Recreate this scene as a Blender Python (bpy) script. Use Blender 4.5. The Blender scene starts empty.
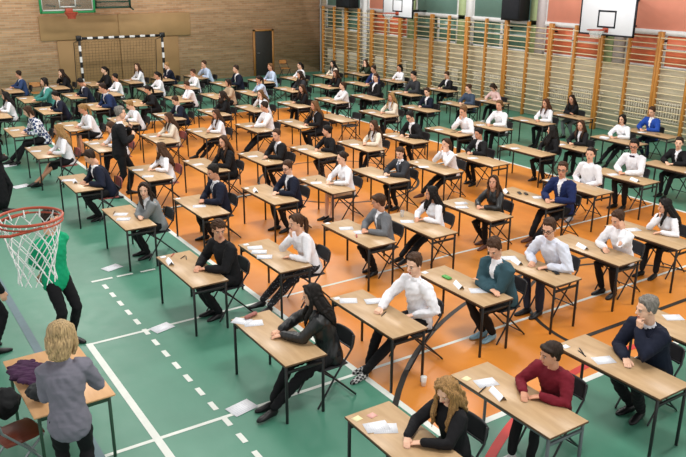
import bpy, math, random
import numpy as np
from mathutils import Matrix, Vector
random.seed(7)
rng = np.random.default_rng(5)
scene = bpy.context.scene
COL = scene.collection
R_ = math.radians

# ------------------------------------------------------------------ materials
def lin(h):
    h = h.lstrip('#')
    o = []
    for i in (0, 2, 4):
        c = int(h[i:i+2], 16) / 255
        o.append(c / 12.92 if c <= 0.04045 else ((c + 0.055) / 1.055) ** 2.4)
    return (*o, 1.0)

def base_mat(name, rough=0.7, spec=0.35):
    m = bpy.data.materials.new(name); m.use_nodes = True
    nt = m.node_tree; b = nt.nodes['Principled BSDF']
    b.inputs['Roughness'].default_value = rough
    b.inputs['Specular IOR Level'].default_value = spec
    return m, nt, b

def mat(name, col, rough=0.7, var=0.12, scale=8.0, spec=0.3, metal=0.0):
    """plain colour broken up by a soft noise"""
    m, nt, b = base_mat(name, rough, spec)
    b.inputs['Metallic'].default_value = metal
    n = nt.nodes.new('ShaderNodeTexNoise'); n.inputs['Scale'].default_value = scale; n.inputs['Detail'].default_value = 3
    tc = nt.nodes.new('ShaderNodeTexCoord'); nt.links.new(tc.outputs['Object'], n.inputs['Vector'])
    r = nt.nodes.new('ShaderNodeValToRGB'); c = lin(col)
    r.color_ramp.elements[0].position = .3; r.color_ramp.elements[1].position = .7
    r.color_ramp.elements[0].color = tuple(x * (1 - var) for x in c[:3]) + (1,)
    r.color_ramp.elements[1].color = tuple(min(1, x * (1 + var)) for x in c[:3]) + (1,)
    nt.links.new(n.outputs['Fac'], r.inputs['Fac']); nt.links.new(r.outputs['Color'], b.inputs['Base Color'])
    return m

def check_mat(name, a, bcol, scale, extra=None):
    m, nt, b = base_mat(name, .8)
    tc = nt.nodes.new('ShaderNodeTexCoord'); k = nt.nodes.new('ShaderNodeTexChecker')
    k.inputs['Scale'].default_value = scale; k.inputs['Color1'].default_value = lin(a); k.inputs['Color2'].default_value = lin(bcol)
    nt.links.new(tc.outputs['Object'], k.inputs['Vector']); nt.links.new(k.outputs['Color'], b.inputs['Base Color'])
    return m

def dots_mat(name, a, bcol, scale):
    m, nt, b = base_mat(name, .8)
    tc = nt.nodes.new('ShaderNodeTexCoord'); v = nt.nodes.new('ShaderNodeTexVoronoi'); v.inputs['Scale'].default_value = scale
    r = nt.nodes.new('ShaderNodeValToRGB'); r.color_ramp.interpolation = 'CONSTANT'
    r.color_ramp.elements[0].color = lin(bcol); r.color_ramp.elements[1].color = lin(a); r.color_ramp.elements[1].position = .3
    nt.links.new(tc.outputs['Object'], v.inputs['Vector']); nt.links.new(v.outputs['Distance'], r.inputs['Fac'])
    nt.links.new(r.outputs['Color'], b.inputs['Base Color'])
    return m

def stripe_mat(name, a, bcol, axis, period, off=0.0):
    """hard stripes across one object axis"""
    m, nt, b = base_mat(name, .5)
    tc = nt.nodes.new('ShaderNodeTexCoord'); sx = nt.nodes.new('ShaderNodeSeparateXYZ'); nt.links.new(tc.outputs['Object'], sx.inputs[0])
    add = nt.nodes.new('ShaderNodeMath'); add.operation = 'ADD'; add.inputs[1].default_value = off + 100 * period
    md = nt.nodes.new('ShaderNodeMath'); md.operation = 'MODULO'; md.inputs[1].default_value = period
    lt = nt.nodes.new('ShaderNodeMath'); lt.operation = 'LESS_THAN'; lt.inputs[1].default_value = period / 2
    mx = nt.nodes.new('ShaderNodeMix'); mx.data_type = 'RGBA'
    mx.inputs[6].default_value = lin(a); mx.inputs[7].default_value = lin(bcol)
    nt.links.new(sx.outputs[axis], add.inputs[0]); nt.links.new(add.outputs[0], md.inputs[0]); nt.links.new(md.outputs[0], lt.inputs[0])
    nt.links.new(lt.outputs[0], mx.inputs[0]); nt.links.new(mx.outputs[2], b.inputs['Base Color'])
    return m

def wood_mat(name, a, c, rough=.4, scale=(14, 1.5, 14), spec=.4):
    m, nt, b = base_mat(name, rough, spec)
    tc = nt.nodes.new('ShaderNodeTexCoord'); mp = nt.nodes.new('ShaderNodeMapping'); mp.inputs['Scale'].default_value = scale
    n = nt.nodes.new('ShaderNodeTexNoise'); n.inputs['Scale'].default_value = 3; n.inputs['Detail'].default_value = 5
    r = nt.nodes.new('ShaderNodeValToRGB'); r.color_ramp.elements[0].color = lin(a); r.color_ramp.elements[1].color = lin(c)
    r.color_ramp.elements[0].position = .3; r.color_ramp.elements[1].position = .72
    nt.links.new(tc.outputs['Object'], mp.inputs[0]); nt.links.new(mp.outputs[0], n.inputs['Vector'])
    nt.links.new(n.outputs['Fac'], r.inputs['Fac']); nt.links.new(r.outputs['Color'], b.inputs['Base Color'])
    return m

def floor_mat(name, a, c, rough=.32):
    m, nt, b = base_mat(name, rough, .4)
    tc = nt.nodes.new('ShaderNodeTexCoord')
    n = nt.nodes.new('ShaderNodeTexNoise'); n.inputs['Scale'].default_value = .55; n.inputs['Detail'].default_value = 6; n.inputs['Roughness'].default_value = .6
    mp = nt.nodes.new('ShaderNodeMapping'); mp.inputs['Scale'].default_value = (1.6, .5, 1)
    r = nt.nodes.new('ShaderNodeValToRGB'); r.color_ramp.elements[0].color = lin(a); r.color_ramp.elements[1].color = lin(c)
    r.color_ramp.elements[0].position = .32; r.color_ramp.elements[1].position = .7
    nt.links.new(tc.outputs['Object'], mp.inputs[0]); nt.links.new(mp.outputs[0], n.inputs['Vector'])
    nt.links.new(n.outputs['Fac'], r.inputs['Fac']); nt.links.new(r.outputs['Color'], b.inputs['Base Color'])
    n2 = nt.nodes.new('ShaderNodeTexNoise'); n2.inputs['Scale'].default_value = 5
    mr = nt.nodes.new('ShaderNodeMapRange'); mr.inputs[3].default_value = rough - .07; mr.inputs[4].default_value = rough + .12
    nt.links.new(tc.outputs['Object'], n2.inputs['Vector']); nt.links.new(n2.outputs['Fac'], mr.inputs[0]); nt.links.new(mr.outputs[0], b.inputs['Roughness'])
    return m

def brick_mat(name, swap, c1, c2, mortar):
    m, nt, b = base_mat(name, .85, .2)
    tc = nt.nodes.new('ShaderNodeTexCoord'); sx = nt.nodes.new('ShaderNodeSeparateXYZ'); cb = nt.nodes.new('ShaderNodeCombineXYZ')
    nt.links.new(tc.outputs['Object'], sx.inputs[0])
    nt.links.new(sx.outputs['Y' if swap else 'X'], cb.inputs[0]); nt.links.new(sx.outputs['Z'], cb.inputs[1])
    k = nt.nodes.new('ShaderNodeTexBrick'); k.inputs['Scale'].default_value = 1.0
    k.inputs['Color1'].default_value = lin(c1); k.inputs['Color2'].default_value = lin(c2); k.inputs['Mortar'].default_value = lin(mortar)
    k.inputs['Mortar Size'].default_value = .011; k.inputs['Brick Width'].default_value = .27; k.inputs['Row Height'].default_value = .085
    nt.links.new(cb.outputs[0], k.inputs['Vector'])
    n = nt.nodes.new('ShaderNodeTexNoise'); n.inputs['Scale'].default_value = 1.0; n.inputs['Detail'].default_value = 6
    mp = nt.nodes.new('ShaderNodeMapping'); mp.inputs['Scale'].default_value = (.5, 9, 1)
    nt.links.new(cb.outputs[0], mp.inputs[0]); nt.links.new(mp.outputs[0], n.inputs['Vector'])
    mr = nt.nodes.new('ShaderNodeMapRange'); mr.inputs[1].default_value = .3; mr.inputs[2].default_value = .7
    mr.inputs[3].default_value = .78; mr.inputs[4].default_value = 1.18
    nt.links.new(n.outputs['Fac'], mr.inputs[0])
    mx = nt.nodes.new('ShaderNodeMix'); mx.data_type = 'RGBA'; mx.blend_type = 'MULTIPLY'; mx.inputs[0].default_value = 1
    nt.links.new(k.outputs['Color'], mx.inputs[6]); nt.links.new(mr.outputs[0], mx.inputs[7])
    nt.links.new(mx.outputs[2], b.inputs['Base Color'])
    return m

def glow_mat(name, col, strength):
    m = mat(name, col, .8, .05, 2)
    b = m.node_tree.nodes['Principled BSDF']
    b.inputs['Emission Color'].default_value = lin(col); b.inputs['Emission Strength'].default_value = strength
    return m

def clear_mat(name, col, amount):
    m, nt, b = base_mat(name, .15)
    b.inputs['Base Color'].default_value = lin(col)
    t = nt.nodes.new('ShaderNodeBsdfTransparent'); mx = nt.nodes.new('ShaderNodeMixShader'); mx.inputs[0].default_value = amount
    out = nt.nodes['Material Output']
    nt.links.new(b.outputs[0], mx.inputs[1]); nt.links.new(t.outputs[0], mx.inputs[2]); nt.links.new(mx.outputs[0], out.inputs[0])
    return m

# ------------------------------------------------------------------ raw geometry  (V array, F list of tuples)
def cat(parts):
    V = []; F = []; o = 0
    for v, f in parts:
        V.append(np.asarray(v, float)); F += [tuple(i + o for i in q) for q in f]; o += len(v)
    return np.concatenate(V), F

def unit(v):
    v = np.asarray(v, float); return v / (np.linalg.norm(v) + 1e-12)

def tube(pts, rad, n=10, side=(1, 0, 0), caps=True):
    P = np.asarray(pts, float); k = len(P)
    if not hasattr(rad, '__len__'): rad = [rad] * k
    rad = [(r, r) if not hasattr(r, '__len__') else tuple(r) for r in rad]
    T = [unit(P[min(i+1, k-1)] - P[max(i-1, 0)]) for i in range(k)]
    s = np.asarray(side, float); S = []
    for t in T:
        u = s - t * (s @ t)
        if np.linalg.norm(u) < 1e-4:
            a = np.array([0, 1., 0]) if abs(t[1]) < .9 else np.array([0, 0, 1.]); u = a - t * (a @ t)
        u = unit(u); S.append(u); s = u
    ang = np.linspace(0, 2 * np.pi, n, endpoint=False); ca, sa = np.cos(ang), np.sin(ang)
    rings = []
    def ring(c, u, t, ra, rb):
        w = np.cross(t, u); rings.append(c + np.outer(ca, u) * ra + np.outer(sa, w) * rb)
    if caps:
        m = min(rad[0])
        for q in (80, 55, 28): ring(P[0] - T[0] * m * math.sin(R_(q)), S[0], T[0], rad[0][0] * math.cos(R_(q)), rad[0][1] * math.cos(R_(q)))
    for i in range(k): ring(P[i], S[i], T[i], *rad[i])
    if caps:
        m = min(rad[-1])
        for q in (28, 55, 80): ring(P[-1] + T[-1] * m * math.sin(R_(q)), S[-1], T[-1], rad[-1][0] * math.cos(R_(q)), rad[-1][1] * math.cos(R_(q)))
    V = np.concatenate(rings); F = []
    for i in range(len(rings) - 1):
        a, b = i * n, (i + 1) * n
        for j in range(n):
            j2 = (j + 1) % n; F.append((a + j, a + j2, b + j2, b + j))
    F.append(tuple(range(n - 1, -1, -1))); e = (len(rings) - 1) * n; F.append(tuple(e + j for j in range(n)))
    return V, F

def ell(c, r, nu=12, nv=7, M=None):
    V = [(0, 0, 1.)]
    for i in range(1, nv):
        t = math.pi * i / nv
        for j in range(nu):
            p = 2 * math.pi * j / nu; V.append((math.sin(t) * math.cos(p), math.sin(t) * math.sin(p), math.cos(t)))
    V.append((0, 0, -1.)); V = np.array(V) * np.array(r, float)
    if M is not None: V = V @ np.asarray(M).T
    V = V + np.array(c, float); F = []
    for j in range(nu): F.append((0, 1 + j, 1 + (j + 1) % nu))
    for i in range(nv - 2):
        for j in range(nu):
            a = 1 + i * nu + j; b = 1 + i * nu + (j + 1) % nu; F.append((a, a + nu, b + nu, b))
    l = len(V) - 1; s = 1 + (nv - 2) * nu
    for j in range(nu): F.append((l, s + (j + 1) % nu, s + j))
    return V, F

def box(x0, x1, y0, y1, z0, z1):
    V = np.array([(x, y, z) for x in (x0, x1) for y in (y0, y1) for z in (z0, z1)], float)
    return V, [(0, 1, 3, 2), (4, 6, 7, 5), (0, 4, 5, 1), (2, 3, 7, 6), (0, 2, 6, 4), (1, 5, 7, 3)]

def rbox(x0, x1, y0, y1, z0, z1, b=.006):
    """box with chamfered edges"""
    c = [(x0, x1), (y0, y1), (z0, z1)]; idx = {}; V = []
    for i in (0, 1):
        for j in (0, 1):
            for k in (0, 1):
                s = [(1, -1)[i], (1, -1)[j], (1, -1)[k]]; p = [c[0][i], c[1][j], c[2][k]]
                for a in range(3):
                    q = [p[d] + (s[d] * b if d != a else 0) for d in range(3)]
                    idx[(i, j, k, a)] = len(V); V.append(q)
    F = []
    for i in (0, 1):
        F.append([idx[(i, *t, 0)] for t in ((0, 0), (0, 1), (1, 1), (1, 0))])
        F.append([idx[(t[0], i, t[1], 1)] for t in ((0, 0), (0, 1), (1, 1), (1, 0))])
        F.append([idx[(*t, i, 2)] for t in ((0, 0), (0, 1), (1, 1), (1, 0))])
        for j in (0, 1):
            F.append([idx[(i, j, 0, 0)], idx[(i, j, 1, 0)], idx[(i, j, 1, 1)], idx[(i, j, 0, 1)]])
            F.append([idx[(i, 0, j, 0)], idx[(i, 1, j, 0)], idx[(i, 1, j, 2)], idx[(i, 0, j, 2)]])
            F.append([idx[(0, i, j, 1)], idx[(1, i, j, 1)], idx[(1, i, j, 2)], idx[(0, i, j, 2)]])
            for k in (0, 1): pass
    for i in (0, 1):
        for j in (0, 1):
            for k in (0, 1): F.append([idx[(i, j, k, a)] for a in range(3)])
    V = np.array(V, float); ctr = V.mean(0); G = []
    for f in F:
        p = V[f]; nrm = np.cross(p[1] - p[0], p[2] - p[0])
        G.append(tuple(f) if nrm @ (p.mean(0) - ctr) > 0 else tuple(f[::-1]))
    return V, G

def xf(raw, M):
    M = np.asarray(M, float); V = raw[0] @ M[:3, :3].T + M[:3, 3]
    F = raw[1] if np.linalg.det(M[:3, :3]) > 0 else [tuple(f[::-1]) for f in raw[1]]
    return V, F

def arc_pts(c, r, a0, a1, n, plane='xy'):
    out = []
    for i in range(n + 1):
        a = R_(a0 + (a1 - a0) * i / n); out.append((c[0] + r * math.cos(a), c[1] + r * math.sin(a), c[2]))
    return out

def make_mesh(name, raw, mats, mi=None, smooth=False):
    V, F = raw
    me = bpy.data.meshes.new(name)
    V = np.asarray(V, np.float32)
    tot = np.fromiter((len(f) for f in F), np.int32, len(F))
    loops = np.fromiter((i for f in F for i in f), np.int32, int(tot.sum()))
    me.vertices.add(len(V)); me.vertices.foreach_set('co', V.ravel())
    me.loops.add(len(loops)); me.loops.foreach_set('vertex_index', loops)
    me.polygons.add(len(F))
    me.polygons.foreach_set('loop_start', np.concatenate([[0], np.cumsum(tot)[:-1]]).astype(np.int32))
    me.polygons.foreach_set('loop_total', tot)
    for m in (mats if isinstance(mats, (list, tuple)) else [mats]): me.materials.append(m)
    if mi is not None: me.polygons.foreach_set('material_index', np.asarray(mi, np.int32))
    if smooth: me.polygons.foreach_set('use_smooth', np.ones(len(F), bool))
    me.update(calc_edges=True); me.validate()
    return me

def obj(name, raw, mats, parent=None, smooth=False, mi=None, M=None):
    o = bpy.data.objects.new(name, make_mesh(name, raw, mats, mi, smooth)); COL.objects.link(o)
    if parent is not None: o.parent = parent
    if M is not None: o.matrix_local = M
    return o

def tag(o, label=None, cat_=None, group=None, kind=None):
    if label: o['label'] = label
    if cat_: o['category'] = cat_
    if group: o['group'] = group
    if kind: o['kind'] = kind
    return o

def thing(name, label, cat_, loc=(0, 0, 0), rz=0.0, group=None):
    o = bpy.data.objects.new(name, None); COL.objects.link(o); o.empty_display_size = .1
    o.location = loc; o.rotation_euler = (0, 0, rz)
    return tag(o, label, cat_, group)

def struct(name, raw, mats, mi=None, parent=None, smooth=False):
    o = obj(name, raw, mats, parent, smooth, mi); o['kind'] = 'structure'; return o

def dup(root, loc, rz, label, group=None):
    r = root.copy(); COL.objects.link(r); r.location = loc; r.rotation_euler = (0, 0, rz); r['label'] = label
    if group: r['group'] = group
    for ch in root.children:
        c = ch.copy(); COL.objects.link(c); c.parent = r
        for g in ch.children:
            d = g.copy(); COL.objects.link(d); d.parent = c
    return r

# ------------------------------------------------------------------ voxel remesh of overlapping volumes, all in one pass
QUEUE = []
def queue(raw, vox, smooth=3):
    QUEUE.append((raw, vox, smooth)); return len(QUEUE) - 1

def flush():
    """remesh every queued raw mesh, return list of (V, quads)"""
    tmp = []
    for raw, vox, sm in QUEUE:
        me = bpy.data.meshes.new('tmp'); me.from_pydata([tuple(v) for v in raw[0]], [], raw[1])
        o = bpy.data.objects.new('tmp', me); COL.objects.link(o)
        r = o.modifiers.new('r', 'REMESH'); r.mode = 'VOXEL'; r.voxel_size = vox; r.adaptivity = 0
        if sm:
            s = o.modifiers.new('s', 'SMOOTH'); s.factor = .5; s.iterations = sm
        tmp.append(o)
    dg = bpy.context.evaluated_depsgraph_get(); dg.update()
    res = []
    for o in tmp:
        ev = o.evaluated_get(dg); me = ev.to_mesh()
        V = np.empty(len(me.vertices) * 3, np.float32); me.vertices.foreach_get('co', V)
        lt = np.empty(len(me.polygons), np.int32); me.polygons.foreach_get('loop_total', lt)
        L = np.empty(len(me.loops), np.int32); me.loops.foreach_get('vertex_index', L)
        if (lt == 4).all(): F = L.reshape(-1, 4)
        else:
            st = np.concatenate([[0], np.cumsum(lt)]); F = [tuple(L[st[i]:st[i+1]]) for i in range(len(lt))]
        res.append((V.reshape(-1, 3).astype(float), F)); ev.to_mesh_clear()
    for o in tmp:
        m = o.data; bpy.data.objects.remove(o); bpy.data.meshes.remove(m)
    QUEUE.clear()
    return res

def wrinkle(V, amp, freq, seed):
    """small cloth folds: push vertices about by summed waves"""
    r = np.random.default_rng(seed); out = V.copy()
    for _ in range(5):
        k = r.normal(size=3) * freq; d = unit(r.normal(size=3)); ph = r.uniform(0, 6.28)
        out += np.outer(np.sin(V @ k + ph), d) * amp * r.uniform(.4, 1)
    return out

def pick(raw, mask):
    """the faces under mask as a mesh of their own"""
    V, F = raw; F = np.asarray(F)[mask]; used = np.unique(F)
    remap = np.full(len(V), -1); remap[used] = np.arange(len(used))
    return V[used], remap[F]

# ------------------------------------------------------------------ who sits where
SPEC='''blond_front|f|jacket|black|tr|black|longwavy|blond|15|28|fwd|black|k|student with long wavy blond hair and black jacket
leather_front|f|jacket|leather|tr|black|long|black|-25|12|ext|black|k|girl with straight black hair and black leather jacket
black_curly|m|sweater|black|tr|black|curly|brown|80|12|under|black|k|boy in black sweater with curly brown hair turning round
grey_blazer|f|blazer|grey|tr|black|long|dkbrown|62|4|under|black|k|girl in grey blazer looking towards the camera
navy_left|m|blazer|navy|tr|black|short|dkbrown|-5|28|under|black|r|boy in dark navy suit hunched over his papers
blond_red|f|blouse|white|sk|black|long|blond|-15|10|ext|black|r|blond girl with bare legs stretched across green floor
plaid|f|shirt|plaid|tr|black|bob|brown|0|22|ext|black|k|brown-haired student in blue and white checked shirt
white_edge|f|blouse|white|tr|black|long|black|-10|8|fwd|black|k|dark-haired girl in white blouse at far left edge
maroon|m|sweater|maroon|tr|black|bowl|dkbrown|-18|8|fwd|white|k|boy in maroon sweater with folded arms
check_shoes|m|shirt|white|tr|black|short|brown|12|8|ext|check|k|boy in white shirt wearing checkered slip-on shoes
ponytail|f|blouse|white|tr|dotted|ponytail|brown|0|8|ext|black|k|ponytail girl in white blouse and dark dotted trousers
navy_tie1|m|blazert|navy|tr|black|short|black|5|15|under|black|k|black-haired boy in navy suit beside the white sideline
brown_red|f|blouse|white|tr|black|long|brown|-35|5|fwd|black|r|brown-haired girl in white blouse on a red chair
micstudent|m|shirt|white|tr|black|short|brown|0|20|fwd|black|r|white-shirted student half hidden by man with microphone
blond_skirt|f|blouse|white|sk|black|ponytail|blond|0|20|fwd|black|k|fair-haired girl in white blouse and wide black skirt
navy_boy|m|blazer|navy|tr|black|short|black|0|25|fwd|black|k|boy in navy suit writing on a yellowish desk
teal_girl|f|cardigan|teal|tr|black|bob|black|10|5|fwd|black|k|dark-haired girl in teal cardigan
navy_far|m|blazer|blue|tr|black|short|dkbrown|-20|5|fwd|black|k|boy in blue blazer by the brick wall, far left
old_man|m|blazer|navy|tr|black|short|grey|-25|8|under|black|k|grey-haired man in dark suit sitting at front desk
teal_boy|m|blazer|tealjacket|tr|black|short|brown|20|30|under|lightblue|k|boy in teal jacket over white shirt looking down
grey_card|m|blazer|midgrey|tr|black|bowl|brown|-35|10|under|black|k|short-haired student in grey cardigan over white top
navy_glasses|m|blazer|navy|tr|black|short|brown|15|12|under|black|k|boy with glasses in dark navy suit beside girl's skirt
black_dress|f|jacket|black|tr|black|long|brown|25|8|under|black|k|girl in black top with long brown hair, hair over shoulder
white_long|f|blouse|white|tr|black|long|brown|10|10|ext|black|k|girl in white blouse with very long brown hair, legs out
beige|f|cardigan|cream|tr|black|long|brown|0|12|fwd|black|r|girl in cream cardigan with long light brown hair
white_gl|m|shirt|white|tr|black|short|blond|-5|25|fwd|black|k|fair boy in white shirt behind man with microphone
navy_stripe|m|blazer|navystripe|tr|black|short|dkbrown|-5|15|fwd|black|k|boy in bright navy jacket next to leaning white-shirted boy
navy_490|m|blazer|navy|tr|black|short|black|-10|38|fwd|black|k|student in navy jacket with head bowed very low
dark_lady|f|jacket|black|tr|black|long|dkbrown|15|5|fwd|black|k|long-haired girl in black jacket left of the goal
wglasses|m|shirt|palewhite|tr|jeans|short|brown|20|14|fwd|black|k|boy with glasses and pale shirt writing in front area
wlongblack|f|sweater|white|tr|black|long|black|-30|5|ext|black|k|girl in white sweater with long black hair
wskirt|f|blouse|white|sk|beige|bun|dkbrown|0|5|fwd|black|k|girl in white blouse and beige skirt with bare legs
suit_tie|m|blazert|black|tr|black|short|brown|20|5|under|black|k|boy in black suit with pale tie
navy_suit3|m|blazer|navy|tr|black|short|brown|10|25|fwd|black|k|brown-haired boy in navy suit with lowered head
black_j3|f|jacket|black|tr|black|ponytail|black|0|18|fwd|black|k|student in black jacket behind the brown-haired navy boy
white_dark3|m|shirt|white|tr|black|short|black|-10|10|fwd|black|k|dark-haired boy in white shirt left of goal post
far3|f|jacket|black|tr|black|ponytail|black|10|5|fwd|black|k|girl in black top directly in front of left goal post
handhead|m|shirt|white|tr|black|short|brown|-10|22|under|black|k|boy in white shirt leaning head on raised hand
leather2|f|jacket|leather|tr|black|long|brown|28|-8|under|brown|k|girl in black leather jacket looking upwards
curly_tie|m|blazert|charcoal|tr|black|curly|brown|30|12|under|black|k|curly-haired boy in charcoal blazer and loose tie
patterned|f|jacket|black|tr|dotted|bun|black|-25|10|under|black|k|dark-haired girl in black jacket and patterned trousers
lean|m|shirt|white|tr|black|short|dkbrown|-20|12|ext|black|k|boy in white shirt with legs stretched far forward
blackcurl|f|jacket|black|tr|black|curlylong|dkbrown|-10|10|fwd|black|k|girl in black jacket with dark curly hair
w405|m|shirt|white|tr|black|short|brown|0|22|fwd|black|k|white-shirted boy leaning on folded arms
w230|f|blouse|white|tr|black|ponytail|black|0|10|fwd|black|k|dark ponytail girl in white blouse under the goal
w95|f|blouse|white|tr|black|long|brown|30|0|fwd|black|k|girl in white blouse facing out, centred below goal crossbar
resting|f|shirt|white|tr|black|long|black|-35|15|fwd|black|k|black-haired girl in white shirt, cheek on hand
navyg|m|blazer|brightnavy|tr|black|short|brown|30|0|ext|brown|k|boy with glasses in bright navy blazer, legs stretched
handmouth|f|blouse|white|tr|black|ponytail|brown|8|0|ext|brown|k|ponytail girl in white blouse with hands at her mouth
w370|f|cardigan|cream|tr|black|long|brown|0|8|fwd|black|k|girl with long brown hair and cream sleeveless-look top
blazerlong|f|blazer|black|tr|black|long|ltbrown|-5|5|under|black|k|girl in black blazer with long light brown hair
handsface|f|blouse|white|tr|black|long|ltbrown|20|10|fwd|black|k|girl in white blouse holding both cheeks
beige2|f|sweater|beige|tr|black|bob|dkbrown|-5|12|fwd|black|k|girl in beige jumper with dark bobbed hair
w430|m|shirt|white|tr|black|short|brown|10|10|fwd|black|k|brown-haired boy in white shirt right of goal
blondnavy|m|blazer|navy|tr|black|short|blond|0|15|fwd|black|k|fair-haired boy in navy blazer at right goal post
broad|m|shirt|white|tr|black|short|dkbrown|25|-5|fwd|lightgrey|k|broad boy in white shirt with raised chin
suit6|m|blazer|black|tr|black|short|black|-5|10|under|black|k|black-haired boy in black suit and open white collar
bglasses|m|blazer|black|tr|black|short|black|5|25|under|black|k|boy with glasses and black jacket reading his paper
brownlong|f|jacket|black|tr|black|long|brown|20|10|fwd|black|k|long-haired girl in black next to the unoccupied desk
lightblue|f|blouse|paleblue|tr|black|ponytail|dkbrown|0|12|fwd|black|k|girl in pale blue blouse, hand on cheek
navyr|m|blazer|navy|tr|black|short|dkbrown|0|5|fwd|black|k|boy in navy suit left of the dark door
blueish|m|shirt|paleblue|tr|black|short|brown|10|5|fwd|black|k|boy in pale blue shirt touching his mouth
bowtie|m|shirtb|white|tr|black|short|black|25|12|fwd|black|k|boy with glasses, white shirt and dark bow tie
blackjr|m|blazer|black|tr|black|short|dkbrown|25|0|fwd|black|k|boy in black suit at far right edge
wguy|m|shirt|white|tr|black|short|ltbrown|0|15|fwd|black|k|light brown-haired boy in white shirt, hand on chin
blackgirl|f|jacket|black|tr|black|longwavy|black|-40|5|under|black|k|girl all in black with long wavy hair
blazerw|f|blazer|black|tr|black|long|brown|15|5|fwd|black|k|girl in black blazer over white top
wblack|f|sweater|white|tr|black|bob|black|5|5|ext|black|k|black-haired girl in white sweater near wall bars
bluej|m|blazer|royal|tr|navytr|short|brown|0|10|under|black|k|boy in bright royal blue blazer
wbl|f|sweater|white|tr|black|long|auburn|-5|5|fwd|black|k|girl in white top with long auburn hair
blackg2|f|jacket|black|tr|grey|long|dkbrown|10|5|under|black|k|girl in black by wall bars with folded arms
wguy2|m|shirt|white|tr|black|short|ltbrown|15|5|fwd|black|k|short-haired boy in white shirt before the bent girl
darkboy|m|jacket|slate|tr|black|short|brown|-10|10|fwd|black|k|boy in slate blue jacket
pinkbent|f|blouse|pink|tr|black|bob|dkbrown|-10|45|fwd|white|k|dark-haired girl in pale pink bending forward
bboy|m|blazer|black|tr|black|short|brown|5|15|fwd|black|k|brown-haired boy in black jacket by the wall bars
navyb|m|blazer|navy|tr|black|short|brown|15|12|fwd|black|k|brown-haired boy in navy blazer next to blond girl
bboy2|m|jacket|charcoal|tr|black|short|black|-5|15|fwd|black|k|black-haired boy in charcoal shirt
wg|f|blouse|white|tr|black|ponytail|black|10|5|fwd|black|k|dark-haired girl in white blouse by far wall bars
blondlong|f|cardigan|cream|tr|black|long|blond|10|10|fwd|black|k|girl in cream cardigan with long blond hair
dsuit|m|blazer|black|tr|black|short|brown|20|5|fwd|black|k|boy in black suit sitting back from his desk
nboy|m|blazer|brightnavy|tr|black|short|dkbrown|0|12|fwd|black|k|dark-haired boy in bright navy blazer, back right
dgirl|f|sweater|darkgreen|tr|black|long|brown|15|0|fwd|black|k|girl in dark green with raised hands by wall bars
wlying|f|blouse|white|tr|black|bun|brown|-10|0|fwd|black|k|girl in white blouse reaching across her desk
gblack|f|jacket|black|tr|black|long|brown|10|8|fwd|black|k|brown-haired girl in black at the back right
glong|f|cardigan|cream|tr|black|long|black|0|5|fwd|black|k|girl in cream with very long dark hair
gbag|f|blouse|white|tr|black|ponytail|black|5|5|fwd|black|k|ponytail girl in white blouse right of dark door
gdark|f|sweater|charcoal|tr|black|long|dkbrown|-5|10|fwd|black|k|brown-haired girl in charcoal jumper
gblue|f|shirt|paleblue|tr|black|ponytail|ltbrown|10|0|fwd|black|k|girl in light blue shirt right beside dark door'''
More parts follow.
